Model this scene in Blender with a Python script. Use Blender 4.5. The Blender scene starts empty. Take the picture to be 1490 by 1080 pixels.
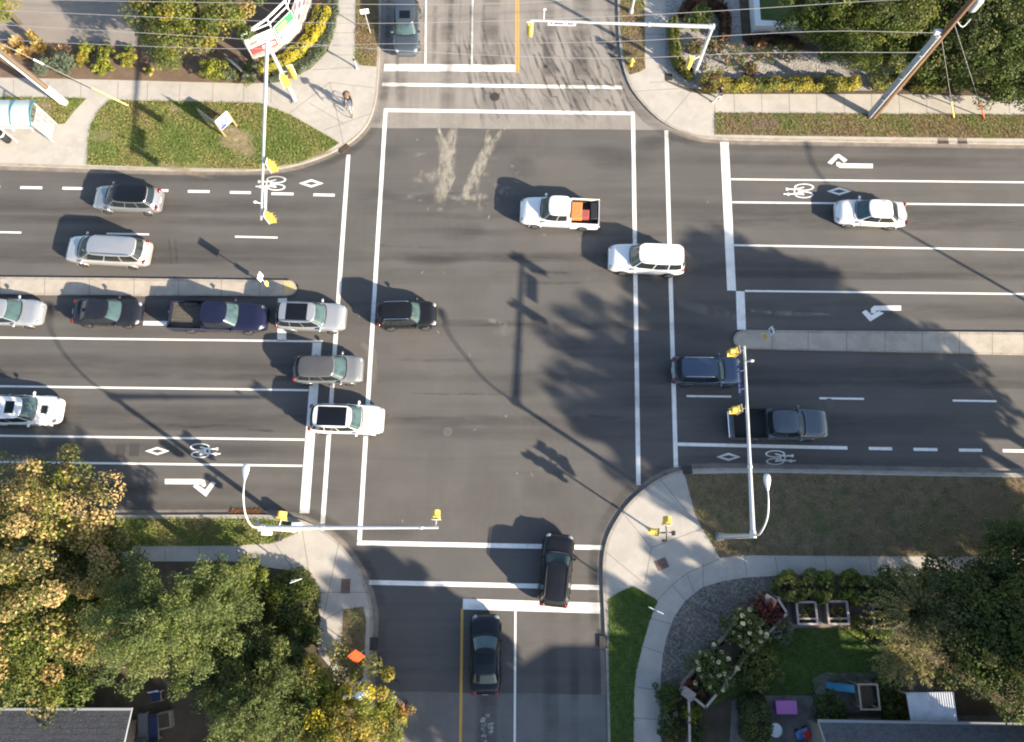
import bpy, bmesh, math, random
import numpy as np
from math import radians as R, sin, cos, pi, sqrt, atan2, hypot
from mathutils import Vector, Matrix
from mathutils.geometry import tessellate_polygon

S = bpy.context.scene
COL = S.collection
LEAFK = 1.3
F, TH, H = 1000.0, R(14.0), 44.0          # focal length (px of the 1490 px photo), camera tilt, camera height

def G(u, v, z=0.0):
    """world point at height z under pixel (u, v) of the photograph"""
    x, y = u - 745, 540 - v
    c, s = cos(TH), sin(TH)
    d = (x, y*c + F*s, y*s - F*c)
    t = (z - H)/d[2]
    return Vector((d[0]*t, d[1]*t, z))
def GL(pts, z=0.0): return [G(u, v, z) for u, v in pts]

# ---------------------------------------------------------------- tagging
def tag(o, label=None, cat=None, group=None, kind=None):
    if label: o['label'] = label
    if cat: o['category'] = cat
    if group: o['group'] = group
    if kind: o['kind'] = kind
    return o
def thing(name, label, cat, loc=(0, 0, 0), rz=0.0, group=None):
    o = bpy.data.objects.new(name, None); COL.objects.link(o)
    o.empty_display_size = .3
    o.location = loc; o.rotation_euler = (0, 0, rz)
    return tag(o, label, cat, group)

# ---------------------------------------------------------------- mesh builder
class MB:
    def __init__(s): s.v = []; s.f = []; s.m = []; s.sm = []
    def add(s, vs, fs, mi=0, smooth=False):
        b = len(s.v); s.v += [Vector(p) for p in vs]
        for f in fs: s.f.append([b+i for i in f]); s.m.append(mi); s.sm.append(smooth)
        return s
    def box(s, c, size, rz=0.0, mi=0, mat=None, bev=0.0):
        hx, hy, hz = size[0]/2, size[1]/2, size[2]/2
        if bev > 0:
            b = min(bev, hx*.9, hy*.9, hz*.9)
            vs = []; 
            for z, o in ((-hz, b), (-hz+b, 0), (hz-b, 0), (hz, b)):
                for (sx, sy) in ((1, 1), (-1, 1), (-1, -1), (1, -1)):
                    ex, ey = hx-o, hy-o
                    if sx*sy > 0: pr = [(sx*ex, sy*(ey-b)), (sx*(ex-b), sy*ey)]
                    else: pr = [(sx*(ex-b), sy*ey), (sx*ex, sy*(ey-b))]
                    vs += [(px, py, z) for px, py in pr]
            n = 8; fs = []
            for k in range(3):
                for i in range(n): fs.append((k*n+i, k*n+(i+1) % n, (k+1)*n+(i+1) % n, (k+1)*n+i))
            fs.append(tuple(range(n-1, -1, -1))); fs.append(tuple(range(3*n, 4*n)))
        else:
            vs = [(x, y, z) for z in (-hz, hz) for x, y in ((-hx, -hy), (hx, -hy), (hx, hy), (-hx, hy))]
            fs = [(3, 2, 1, 0), (4, 5, 6, 7), (0, 1, 5, 4), (1, 2, 6, 5), (2, 3, 7, 6), (3, 0, 4, 7)]
        T = Matrix.Translation(Vector(c)) @ Matrix.Rotation(rz, 4, 'Z')
        if mat is not None: T = T @ mat
        return s.add([T @ Vector(p) for p in vs], fs, mi)
    def tube(s, pts, rad, n=8, mi=0, cap=True):
        pts = [Vector(p) for p in pts]
        if not hasattr(rad, '__len__'): rad = [rad]*len(pts)
        rings = []; up0 = Vector((0, 0, 1))
        prev = None
        for i, p in enumerate(pts):
            d = (pts[min(i+1, len(pts)-1)] - pts[max(i-1, 0)]).normalized()
            if prev is None:
                a = d.cross(Vector((0, 0, 1)) if abs(d.z) < .9 else Vector((1, 0, 0))).normalized()
            else:
                a = (prev - d*prev.dot(d)).normalized()
            prev = a; b = d.cross(a)
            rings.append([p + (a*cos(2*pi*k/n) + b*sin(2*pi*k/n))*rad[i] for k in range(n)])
        vs = [q for r in rings for q in r]; fs = []
        for i in range(len(pts)-1):
            for k in range(n): fs.append((i*n+k, i*n+(k+1) % n, (i+1)*n+(k+1) % n, (i+1)*n+k))
        s.add(vs, fs, mi, True)
        if cap:
            s.add(rings[0], [tuple(range(n-1, -1, -1))], mi); s.add(rings[-1], [tuple(range(n))], mi)
        return s
    def lathe(s, prof, c=(0, 0, 0), n=16, mi=0, axis=None, smooth=True):
        vs = []; c = Vector(c)
        Rm = Vector((0, 0, 1)).rotation_difference(Vector(axis)).to_matrix() if axis is not None else Matrix.Identity(3)
        for r, z in prof:
            for k in range(n): vs.append(c + Rm @ Vector((r*cos(2*pi*k/n), r*sin(2*pi*k/n), z)))
        fs = []
        for i in range(len(prof)-1):
            for k in range(n): fs.append((i*n+k, i*n+(k+1) % n, (i+1)*n+(k+1) % n, (i+1)*n+k))
        return s.add(vs, fs, mi, smooth)
    def ell(s, c, r, n=12, m=8, mi=0, rz=0.0):
        c = Vector(c); vs = []; fs = []
        for i in range(m+1):
            th = pi*i/m
            for k in range(n):
                p = Vector((r[0]*sin(th)*cos(2*pi*k/n), r[1]*sin(th)*sin(2*pi*k/n), -r[2]*cos(th)))
                p.rotate(Matrix.Rotation(rz, 3, 'Z')); vs.append(c+p)
        for i in range(m):
            for k in range(n): fs.append((i*n+k, i*n+(k+1) % n, (i+1)*n+(k+1) % n, (i+1)*n+k))
        return s.add(vs, fs, mi, True)
    def sheet(s, poly, z=None, mi=0):
        p = [Vector(q) for q in poly]
        if z is not None: p = [Vector((q.x, q.y, z)) for q in p]
        tris = tessellate_polygon([[Vector((q.x, q.y, 0)) for q in p]])
        fs = []
        for t in tris:
            a, b, c = (p[i] for i in t)
            fs.append(t if (b-a).to_2d().to_3d().cross((c-a).to_2d().to_3d()).z > 0 else tuple(reversed(t)))
        return s.add(p, fs, mi)
    def prism(s, poly, z0, z1, mi=0, mi_side=None):
        p = [Vector(q) for q in poly]; n = len(p)
        area = sum(p[i].x*p[(i+1) % n].y - p[(i+1) % n].x*p[i].y for i in range(n))
        if area < 0: p.reverse()
        s.sheet(p, z1, mi)
        vs = [(q.x, q.y, z0) for q in p] + [(q.x, q.y, z1) for q in p]
        return s.add(vs, [(i, (i+1) % n, n+(i+1) % n, n+i) for i in range(n)], mi if mi_side is None else mi_side)
    def grid(s, rows, mi=0, smooth=True, flip=False):
        nr, nc = len(rows), len(rows[0])
        fs = []
        for i in range(nr-1):
            for j in range(nc-1):
                q = (i*nc+j, i*nc+j+1, (i+1)*nc+j+1, (i+1)*nc+j)
                fs.append(q[::-1] if flip else q)
        return s.add([q for r in rows for q in r], fs, mi, smooth)
    def build(s, name, mats, parent=None, origin=None, place=True):
        me = bpy.data.meshes.new(name)
        o0 = Vector(origin) if origin is not None else Vector((0, 0, 0))
        me.from_pydata([tuple(p-o0) for p in s.v], [], s.f)
        if not isinstance(mats, (list, tuple)): mats = [mats]
        for m in mats: me.materials.append(m)
        me.polygons.foreach_set('material_index', s.m)
        me.polygons.foreach_set('use_smooth', s.sm)
        me.update()
        o = bpy.data.objects.new(name, me); COL.objects.link(o)
        if parent is not None: o.parent = parent
        elif origin is not None: o.location = o0
        return o

def quads_obj(name, V, mats, midx=None, parent=None, smooth=False):
    """V: (N,4,3) array of quads -> one mesh"""
    n = len(V); me = bpy.data.meshes.new(name)
    me.vertices.add(n*4); me.vertices.foreach_set('co', np.ascontiguousarray(V, dtype=np.float32).ravel())
    me.loops.add(n*4); me.loops.foreach_set('vertex_index', np.arange(n*4, dtype=np.int32))
    me.polygons.add(n)
    me.polygons.foreach_set('loop_start', np.arange(0, n*4, 4, dtype=np.int32))
    me.polygons.foreach_set('loop_total', np.full(n, 4, dtype=np.int32))
    for m in mats: me.materials.append(m)
    if midx is not None: me.polygons.foreach_set('material_index', np.asarray(midx, dtype=np.int32))
    me.update(calc_edges=True); me.validate()
    o = bpy.data.objects.new(name, me); COL.objects.link(o)
    if parent is not None: o.parent = parent
    return o

def chaikin(pts, it=2):
    p = [Vector((a[0], a[1], 0)) for a in pts]
    for _ in range(it):
        q = [p[0]]
        for a, b in zip(p, p[1:]): q += [a*.75+b*.25, a*.25+b*.75]
        q.append(p[-1]); p = q
    return [(a.x, a.y) for a in p]
def offset(pl, d):
    """offset a polyline of world vectors to its left by d"""
    out = []
    for i, p in enumerate(pl):
        t = (pl[min(i+1, len(pl)-1)] - pl[max(i-1, 0)]); t.z = 0; t.normalize()
        out.append(p + Vector((-t.y, t.x, 0))*d)
    return out

# ---------------------------------------------------------------- materials
def newmat(name):
    m = bpy.data.materials.new(name); m.use_nodes = True
    nt = m.node_tree; return m, nt, nt.nodes['Principled BSDF']
def c4(c): return (c[0], c[1], c[2], 1)
def coords(nt, stretch=(1, 1, 1), rz=0.0):
    tc = nt.nodes.new('ShaderNodeTexCoord'); mp = nt.nodes.new('ShaderNodeMapping')
    mp.inputs['Scale'].default_value = stretch; mp.inputs['Rotation'].default_value = (0, 0, rz)
    nt.links.new(tc.outputs['Object'], mp.inputs['Vector']); return mp.outputs[0]
def noisefac(nt, scale, lo, hi, stretch=(1, 1, 1), detail=4, rough=.6, rz=0.0, kind='noise'):
    co = coords(nt, stretch, rz)
    if kind == 'noise':
        t = nt.nodes.new('ShaderNodeTexNoise'); t.inputs['Scale'].default_value = scale
        t.inputs['Detail'].default_value = detail; t.inputs['Roughness'].default_value = rough; out = t.outputs[0]
    else:
        t = nt.nodes.new('ShaderNodeTexVoronoi'); t.inputs['Scale'].default_value = scale
        if kind == 'cells':
            sp = nt.nodes.new('ShaderNodeSeparateColor'); nt.links.new(t.outputs['Color'], sp.inputs[0]); out = sp.outputs[0]
        else: out = t.outputs['Distance']
    nt.links.new(co, t.inputs['Vector'])
    mr = nt.nodes.new('ShaderNodeMapRange'); mr.inputs[1].default_value = lo; mr.inputs[2].default_value = hi
    nt.links.new(out, mr.inputs[0]); return mr.outputs[0]
def mixc(nt, fac, a, b):
    m = nt.nodes.new('ShaderNodeMix'); m.data_type = 'RGBA'
    for k, x in ((0, fac), (6, a), (7, b)):
        if hasattr(x, 'links'): nt.links.new(x, m.inputs[k])
        else: m.inputs[k].default_value = c4(x) if k else x
    return m.outputs[2]
def mul(nt, a, b, op='MULTIPLY'):
    m = nt.nodes.new('ShaderNodeMath'); m.operation = op
    for k, x in ((0, a), (1, b)):
        if hasattr(x, 'links'): nt.links.new(x, m.inputs[k])
        else: m.inputs[k].default_value = x
    return m.outputs[0]
def M(name, col, rough=.8, metal=0., spec=.5, layers=(), bump=None, coat=0., emis=None):
    """layers: (scale, colour, lo, hi[, dict]) mixed one after another over the base colour"""
    m, nt, b = newmat(name)
    b.inputs['Roughness'].default_value = rough; b.inputs['Metallic'].default_value = metal
    b.inputs['Specular IOR Level'].default_value = spec
    if coat: b.inputs['Coat Weight'].default_value = coat; b.inputs['Coat Roughness'].default_value = .04
    out = col
    for L in layers:
        kw = dict(L[4]) if len(L) > 4 else {}
        amt = kw.pop('amt', 1.0)
        f = noisefac(nt, L[0], L[2], L[3], **kw)
        if amt != 1.0: f = mul(nt, f, amt)
        out = mixc(nt, f, out, L[1])
    if hasattr(out, 'links'): nt.links.new(out, b.inputs['Base Color'])
    else: b.inputs['Base Color'].default_value = c4(out)
    if bump:
        f = noisefac(nt, bump[0], 0, 1, detail=5, kind=(bump[2] if len(bump) > 2 else 'noise'))
        bn = nt.nodes.new('ShaderNodeBump'); bn.inputs['Strength'].default_value = 1.0
        bn.inputs['Distance'].default_value = bump[1]
        nt.links.new(f, bn.inputs['Height']); nt.links.new(bn.outputs[0], b.inputs['Normal'])
    return m
def paint(name, col, metal=.0, rough=.28):
    return M(name, col, rough, metal, .5 if max(col) > .1 else .3, coat=1.0 if max(col) > .1 else .55, layers=((60, tuple(c*.86 for c in col), .45, .7, dict(amt=.5)), (1.3, tuple(c*.8+.012 for c in col), .5, .75, dict(amt=.5)),))
def leafmat(name, a, b, c=None, transl=.42, pscale=.9):
    a, b, c = [None if x is None else tuple(min(.8, k*LEAFK) for k in x) for x in (a, b, c)]
    q = [(x+y)/2 for x, y in zip(a, b)]; a, b = [tuple(.62*x+.38*y for x, y in zip(k, q)) for k in (a, b)]
    m, nt, bs = newmat(name)
    ge = nt.nodes.new('ShaderNodeNewGeometry')
    col = mixc(nt, ge.outputs['Random Per Island'], a, b)
    if c is not None: col = mixc(nt, noisefac(nt, pscale, .48, .66), col, c)
    nt.links.new(col, bs.inputs['Base Color']); bs.inputs['Roughness'].default_value = .6
    bs.inputs['Specular IOR Level'].default_value = .3
    tr = nt.nodes.new('ShaderNodeBsdfTranslucent'); nt.links.new(col, tr.inputs[0])
    mx = nt.nodes.new('ShaderNodeMixShader'); mx.inputs[0].default_value = transl
    nt.links.new(bs.outputs[0], mx.inputs[1]); nt.links.new(tr.outputs[0], mx.inputs[2])
    nt.links.new(mx.outputs[0], nt.nodes['Material Output'].inputs[0]); return m
def stainmat(name, col, scale=2.0, lo=.35, hi=.65, strength=.6, stretch=(1, 1, 1), rough=.9, rz=0.0):
    """patchy stain: the mesh attribute 'fade' thins it out towards its edges"""
    m, nt, b = newmat(name)
    b.inputs['Base Color'].default_value = c4(col); b.inputs['Roughness'].default_value = rough
    at = nt.nodes.new('ShaderNodeAttribute'); at.attribute_name = 'fade'
    n1 = noisefac(nt, scale, lo, hi, stretch=stretch, detail=6, rough=.7, rz=rz)
    a = mul(nt, mul(nt, at.outputs['Fac'], n1), strength)
    nt.links.new(a, b.inputs['Alpha']); return m
class Stains:
    """ribbons laid on a surface, each with its own edge fade; ribbons are stacked a fraction of a mm apart"""
    def __init__(s, z): s.z = z; s.mb = MB(); s.fade = []
    def ribbon(s, pts, widths, amt=1.0, jit=0.0, ends=True):
        P = [Vector(p) for p in pts]; n = len(P)
        if not hasattr(widths, '__len__'): widths = [widths]*n
        L = offset(P, 1.0); rows = []
        s.z += .00015
        for i in range(n):
            nrm = L[i]-P[i]; nrm.z = 0
            e = amt if not ends else amt*min(1, 2.2*min(i, n-1-i)/max(1, n-1)*2)
            row = []
            for k, ff in ((-1, 0), (-.5, .8), (0, 1), (.5, .8), (1, 0)):
                q = P[i] + nrm*(k*widths[i]*.5); q.z = s.z; row.append(q); s.fade.append(ff*e)
            rows.append(row)
        s.mb.grid(rows, flip=True, smooth=False)
    def blob(s, c, rx, ry, amt=1.0, rz=0.0):
        s.z += .00015; c = Vector(c); n = 14
        vs = [Vector((c.x, c.y, s.z))]; s.fade.append(amt)
        for rr, ff in ((.5, .75), (1, 0)):
            for k in range(n):
                p = Vector((rx*rr*cos(2*pi*k/n), ry*rr*sin(2*pi*k/n), 0)); p.rotate(Matrix.Rotation(rz, 3, 'Z'))
                vs.append(Vector((c.x+p.x, c.y+p.y, s.z))); s.fade.append(ff*amt)
        fs = [(0, 1+k, 1+(k+1) % n) for k in range(n)] + [(1+k, 1+n+k, 1+n+(k+1) % n, 1+(k+1) % n) for k in range(n)]
        s.mb.add(vs, fs)
    def build(s, name, mat):
        o = s.mb.build(name, mat)
        a = o.data.attributes.new('fade', 'FLOAT', 'POINT'); a.data.foreach_set('value', s.fade)
        tag(o, kind='structure'); return o

def text_mesh(mb, txt, T, size, mi=0, depth=.004):
    """letters as real geometry (made from Blender's built-in font)"""
    cu = bpy.data.curves.new('t', 'FONT'); cu.body = txt; cu.size = size; cu.extrude = depth
    cu.align_x = 'CENTER'; cu.align_y = 'CENTER'; cu.resolution_u = 2
    o = bpy.data.objects.new('t', cu)
    COL.objects.link(o); dg = bpy.context.evaluated_depsgraph_get(); dg.update()
    me = bpy.data.meshes.new_from_object(o.evaluated_get(dg))
    mb.add([T @ v.co for v in me.vertices], [tuple(p.vertices) for p in me.polygons], mi)
    bpy.data.objects.remove(o); bpy.data.curves.remove(cu); bpy.data.meshes.remove(me)
# ================================================================ camera, light, sky
S.render.engine = 'CYCLES'
cam = bpy.data.objects.new('camera', bpy.data.cameras.new('camera')); COL.objects.link(cam)
cam.location = (0, 0, H); cam.rotation_euler = (TH, 0, 0)
cam.data.sensor_fit = 'HORIZONTAL'; cam.data.sensor_width = 36; cam.data.lens = 36*F/1490
cam.data.clip_end = 5000; cam.data.clip_start = .5
S.camera = cam
base_, tip_ = G(1047, 781), G(757, 590)
shd = (tip_-base_); SUN_EL = atan2(6.1, shd.length); shd.normalize()
sun_to = Vector((-shd.x*cos(SUN_EL), -shd.y*cos(SUN_EL), sin(SUN_EL)))
sl = bpy.data.lights.new('sun', 'SUN'); sl.energy = 5.0; sl.angle = R(.7); sl.color = (1.0, .865, .68)
so = bpy.data.objects.new('sun', sl); COL.objects.link(so)
so.rotation_euler = sun_to.to_track_quat('Z', 'Y').to_euler(); so.location = (40, -40, 60)
w = bpy.data.worlds.new('World'); S.world = w; w.use_nodes = True
sk = w.node_tree.nodes.new('ShaderNodeTexSky'); sk.sky_type = 'NISHITA'; sk.sun_disc = False
sk.sun_elevation = SUN_EL; sk.sun_rotation = atan2(sun_to.x, sun_to.y); sk.dust_density = 1.2
bg = w.node_tree.nodes['Background']; bg.inputs[1].default_value = .095
w.node_tree.links.new(sk.outputs[0], bg.inputs[0])
vs = S.view_settings; vs.view_transform = 'Standard'; vs.look = 'None'; vs.gamma = 1; vs.use_curve_mapping = False
vs.exposure = 1.60
S.cycles.max_bounces = 6; S.cycles.transparent_max_bounces = 24; S.cycles.caustics_reflective = False
S.cycles.caustics_refractive = False; S.cycles.filter_width = 2.0; S.cycles.use_denoising = True
SUNW = Vector((-shd.x, -shd.y, 0))          # horizontal direction towards the sun

# ================================================================ materials of the setting
m_asph = M('asphalt_dark', (.088, .0825, .078), .85, layers=(
    (.22, (.104, .097, .090), .42, .62), (.9, (.069, .0652, .0622), .5, .72, dict(stretch=(.05, 1, 1), amt=.75)),
    (1.7, (.112, .105, .098), .52, .75, dict(stretch=(.07, 1, 1), amt=.6)),
    (5, (.085, .08, .076), .5, .8, dict(amt=.5)), (60, (.15, .142, .134), .55, .8, dict(amt=.55, detail=2))), bump=(55, .012))
m_asph_old = M('asphalt_worn', (.25, .228, .205), .88, layers=(
    (.35, (.21, .19, .17), .42, .62), (1.2, (.17, .155, .14), .5, .72, dict(stretch=(1, .06, 1), amt=.7)),
    (2.6, (.30, .272, .245), .52, .75, dict(stretch=(1, .09, 1), amt=.5)), (55, (.33, .30, .27), .55, .8, dict(amt=.5, detail=2))), bump=(50, .012))
m_asph_south = M('asphalt_grey', (.165, .158, .15), .88, layers=(
    (.5, (.135, .13, .124), .42, .62), (1.6, (.19, .18, .172), .5, .75, dict(stretch=(1, .1, 1), amt=.6)),
    (55, (.15, .145, .14), .55, .8, dict(amt=.5, detail=2))), bump=(50, .012))
m_lot = M('asphalt_parking', (.24, .212, .186), .88, layers=((.4, (.205, .18, .16), .4, .62), (3, (.27, .24, .21), .5, .75, dict(stretch=(.12, 1, 1), amt=.6)), (50, (.21, .19, .165), .55, .8, dict(amt=.5))), bump=(50, .012))
m_conc = M('concrete_walk', (.40, .372, .335), .9, layers=((.5, (.355, .33, .298), .42, .62), (2.2, (.44, .412, .372), .5, .7, dict(amt=.6)), (.9, (.295, .275, .245), .56, .75, dict(amt=.5)), (40, (.5, .45, .4), .55, .8, dict(amt=.4))), bump=(40, .006))
m_kerb = M('concrete_kerb', (.33, .295, .25), .9, layers=((1.5, (.25, .222, .188), .42, .65), (8, (.44, .39, .33), .5, .75, dict(amt=.6)), (3, (.2, .175, .145), .6, .78, dict(amt=.5))), bump=(40, .008))
m_gutter = M('concrete_gutter', (.23, .2, .172), .9, layers=((1.2, (.165, .145, .125), .42, .62), (7, (.28, .25, .215), .5, .75, dict(amt=.6))), bump=(40, .008))
m_joint = M('pavement_joint_dirt', (.15, .128, .105), .95)
m_grass = M('lawn_grass', (.125, .145, .036), .95, layers=((.55, (.215, .19, .075), .46, .66), (2.5, (.085, .12, .026), .45, .7, dict(amt=.7)), (14, (.19, .19, .065), .5, .75, dict(amt=.7)), (60, (.05, .07, .016), .5, .75, dict(amt=.6))), bump=(28, .06))
m_drygrass = M('dry_grass', (.17, .128, .07), .95, layers=((.9, (.22, .165, .095), .42, .64), (1.6, (.085, .1, .032), .52, .68, dict(amt=.85)), (14, (.13, .095, .05), .5, .75, dict(amt=.7)), (60, (.27, .21, .12), .55, .8, dict(amt=.5))), bump=(28, .05))
m_olivegrass = M('thin_grass', (.185, .14, .086), .95, layers=((.5, (.225, .172, .108), .42, .62), (1.5, (.075, .095, .036), .48, .64, dict(amt=.8)), (14, (.13, .10, .065), .5, .75, dict(amt=.7)), (60, (.28, .225, .15), .55, .8, dict(amt=.5))), bump=(28, .05))
m_darkgrass = M('garden_grass', (.075, .12, .026), .95, layers=((.8, (.10, .145, .034), .42, .62), (12, (.055, .095, .02), .5, .75, dict(amt=.7)), (60, (.075, .11, .03), .55, .8, dict(amt=.5))), bump=(28, .05))
m_mulch = M('bark_mulch', (.145, .098, .066), .95, layers=((1.2, (.185, .13, .09), .42, .64), (16, (.09, .058, .038), .5, .7, dict(amt=.8)), (50, (.235, .17, .12), .55, .75, dict(amt=.6))), bump=(24, .06))
m_soil = M('garden_soil', (.075, .056, .037), .95, layers=((1.2, (.11, .082, .052), .42, .64), (16, (.055, .046, .03), .5, .7, dict(amt=.8))), bump=(24, .06))
m_gravel = M('grey_gravel', (.13, .118, .104), .9, layers=((9, (.24, .215, .185), .45, .9, dict(kind='cells')), (8, (.06, .055, .05), .3, .0, dict(kind='cells', amt=.9)), (1, (.1, .09, .078), .5, .7, dict(amt=.5))), bump=(9, .05, 'voronoi'))
m_whitegravel = M('pale_gravel', (.26, .245, .23), .9, layers=((13, (.40, .38, .355), .4, .9, dict(kind='cells')), (13, (.14, .13, .125), .3, .0, dict(kind='cells', amt=.8)), (1, (.3, .28, .25), .5, .7, dict(amt=.5))), bump=(13, .04, 'voronoi'))
m_slate = M('paving_slabs', (.17, .155, .14), .85, layers=((1.4, (.12, .11, .1), .42, .62), (3, (.22, .2, .18), .4, .9, dict(kind='cells', amt=.5)), (30, (.24, .22, .2), .55, .8, dict(amt=.4))), bump=(20, .01))
m_earth = M('earth', (.09, .085, .045), .95, layers=((.06, (.06, .075, .03), .42, .62),), bump=(3, .05))
m_white = M('road_paint_white', (.80, .79, .75), .75, layers=((3, (.62, .6, .56), .5, .75), (35, (.55, .52, .48), .58, .72, dict(amt=.6))), bump=(40, .004))
m_yellow = M('road_paint_yellow', (.60, .34, .07), .75, layers=((3, (.48, .29, .09), .5, .75), (35, (.36, .24, .1), .58, .72, dict(amt=.7))), bump=(40, .004))
m_whiteworn, _nt, _b = newmat('road_paint_worn')
_b.inputs['Base Color'].default_value = (.62, .6, .56, 1); _b.inputs['Roughness'].default_value = .8
_nt.links.new(mul(_nt, noisefac(_nt, 4.5, .42, .56, detail=6), .85), _b.inputs['Alpha'])

# ================================================================ ground and road sheets
def struct_sheet(name, poly, z, mat):
    o = MB().sheet(poly, z).build(name, mat); return tag(o, kind='structure')
E = 900.0
struct_sheet('ground', [Vector((-E, -E, 0)), Vector((E, -E, 0)), Vector((E, E, 0)), Vector((-E, E, 0))], -.16, m_earth)
struct_sheet('main_road', GL([(-700, -450), (2200, -450), (2200, 1600), (-700, 1600)]), 0.0, m_asph)
def wavy(a, b, n, amp, seed):
    rnd = random.Random(seed); return [(a[0]+(b[0]-a[0])*i/n, a[1]+(b[1]-a[1])*i/n+rnd.uniform(-amp, amp)) for i in range(n+1)]
struct_sheet('side_road', GL([(530, -450), (930, -450)] + wavy((1010, 189.5), (500, 186), 12, .5, 1)), .004, m_asph_old)
struct_sheet('side_road', GL([(500, 1600)] + wavy((525, 1006), (900, 1011), 10, .8, 2) + [(900, 1600)]), .004, m_asph_south)

# kerb lines (pixels), corner rounded
KNW = [(556, -450), (556, 0), (552, 113), (545, 165), (526, 197), (489, 222), (432, 243), (376, 250), (250, 249), (128, 246), (0, 241), (-700, 225)]
KNE = [(890, -450), (898, 0), (901, 78), (913, 123), (932, 150), (962, 180), (999, 197), (1036, 204), (1150, 206), (1490, 211), (2200, 222)]
KSW = [(-700, 738), (0, 748), (158, 750), (330, 749), (385, 749), (414, 751), (438, 756), (465, 767), (493, 788), (520, 822), (536, 858), (543, 890), (543, 917), (538, 998), (533, 1080), (515, 1600)]
KSE = [(889, 1600), (885, 1080), (881, 940), (878, 876), (876, 841), (878, 799), (889, 768), (913, 732), (947, 703), (976, 688), (1010, 681), (1124, 682), (1309, 686), (1490, 689), (2200, 700)]
def kerb_line(k):
    return GL(chaikin(k, 2))
KZ = .12
kNW, kNE, kSW, kSE = map(kerb_line, (KNW, KNE, KSW, KSE))
FAR = {'nw': (-700, -450), 'ne': (2200, -450), 'sw': (-700, 1600), 'se': (2200, 1600)}
for ln, far, sgn in ((kNW, 'nw', -1), (kNE, 'ne', 1), (kSW, 'sw', -1), (kSE, 'se', -1)):
    fp = G(*FAR[far])
    tag(MB().prism(ln+[fp], -.14, KZ).build('kerb', m_kerb), kind='structure')
    inn = offset(ln, sgn*.17)
    o = MB().sheet(inn+[fp], KZ+.004).build('sidewalk', m_conc); tag(o, kind='structure')
    out = offset(ln, -sgn*.32); rows = [[p for p in ln], [p for p in out]]
    g = MB(); g.grid([[Vector((p.x, p.y, .0035)) for p in r] for r in rows], flip=(sgn > 0), smooth=False)
    tag(g.build('gutter', m_gutter), kind='structure')
# islands in the main road
def island(poly, nose, nose_mat):
    P = GL(poly)
    tag(MB().prism(P, -.14, .14).build('median', m_kerb), kind='structure')
    if nose: tag(MB().prism(GL(nose, .0), .10, .146).build('median_nose', nose_mat), kind='structure')
m_noseY = M('kerb_paint_yellow', (.52, .4, .19), .85, layers=((4, (.4, .34, .2), .45, .7), (14, (.58, .42, .14), .5, .7)))
m_medtop = M('concrete_median', (.40, .355, .295), .9, layers=((1.0, (.33, .29, .24), .42, .62), (6, (.45, .4, .34), .5, .75, dict(amt=.6))), bump=(40, .006))
def arc(c, r, a0, a1, n=8): return [(c[0]+r[0]*cos(R(a0+(a1-a0)*i/n)), c[1]+r[1]*sin(R(a0+(a1-a0)*i/n))) for i in range(n+1)]
island([(-700, 398), (0, 404), (200, 406), (416, 409)] + arc((420, 420), (12, 11.5), -80, 80) + [(416, 432), (200, 431), (0, 429), (-700, 424)],
       [(414, 410.5)] + arc((419.5, 420), (10.5, 10), -85, 85) + [(414, 430.5)], m_noseY)
tag(MB().sheet(GL([(-700, 400.5), (0, 406.5), (200, 408.5), (412, 411.5), (412, 429), (200, 428), (0, 426.5), (-700, 421.5)], .144)).build('median_top', m_medtop), kind='structure')
island(arc((1078, 495), (13, 13.5), 270, 90) [:0] + [(1082, 481), (1490, 484.5), (2200, 492), (2200, 526), (1490, 517), (1082, 508.5)] + arc((1080, 495), (13.5, 13.5), 85, 275), None, None)
tag(MB().sheet(GL([(1084, 484), (1490, 487.5), (2200, 495), (2200, 523), (1490, 514), (1084, 505.5)] + arc((1081, 495), (11, 10.8), 85, 275), .144)).build('median_top', m_medtop), kind='structure')

# ---------------------------------------------------------------- surfaces inside the four corner blocks
Z1, Z2, Z3 = KZ+.008, KZ+.012, KZ+.016
def area(name, px, z, mat, smooth=0):
    if smooth: px = chaikin(px+[px[0]], smooth)[:-1]
    return struct_sheet(name, GL(px, z), z, mat)
LAWN_NW = [(126, 240), (128, 205), (132, 181), (144, 160), (158, 146), (240, 147), (378, 150), (421, 166), (460, 188), (494, 208), (470, 224), (432, 238), (376, 246), (250, 244)]
LAWN_SHEL = [(-80, 140), (0, 141), (126, 143), (108, 162), (94, 180), (80, 181), (50, 176), (-80, 170)]
STRIP_N = [(520, -200), (551, -200), (551, 40), (548, 97), (523, 95), (516, 84), (517, 40)]
BED_MULCH = [(-60, 58), (0, 58), (90, 61), (200, 66), (205, -60), (489, -60), (490, 0), (488, 38), (477, 75), (451, 101), (413, 119), (361, 122), (338, 121), (150, 116), (0, 113), (-60, 112)]
LOT = [(-700, -450), (190, -450), (199, 0), (199, 65), (90, 60.5), (0, 57.5), (-700, 45)]
area('lawn', LAWN_NW, Z1, m_grass); area('lawn', LAWN_SHEL, Z1, m_grass); area('verge', STRIP_N, Z1, m_drygrass)
area('mulch_bed', BED_MULCH, Z1, m_mulch); area('parking_lot', LOT, Z2, m_lot)
GRAV_NE = [(968, -450), (968, 118), (985, 126), (1004, 134), (1023, 137), (1300, 137), (1490, 141), (2200, 152), (2200, -450)]
STRIP_NE = [(901, -250), (936, -250), (937.5, 0), (939, 100), (930, 105), (916, 109), (908, 88), (903, 40)]
VERGE_NE = [(1040, 164), (1490, 167), (2200, 176), (2200, 213), (1490, 202), (1150, 198), (1040, 196)]
area('soil_bed', GRAV_NE, Z1, m_soil); area('verge', STRIP_NE, Z1, m_drygrass); area('verge', VERGE_NE, Z1, m_drygrass)
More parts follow.
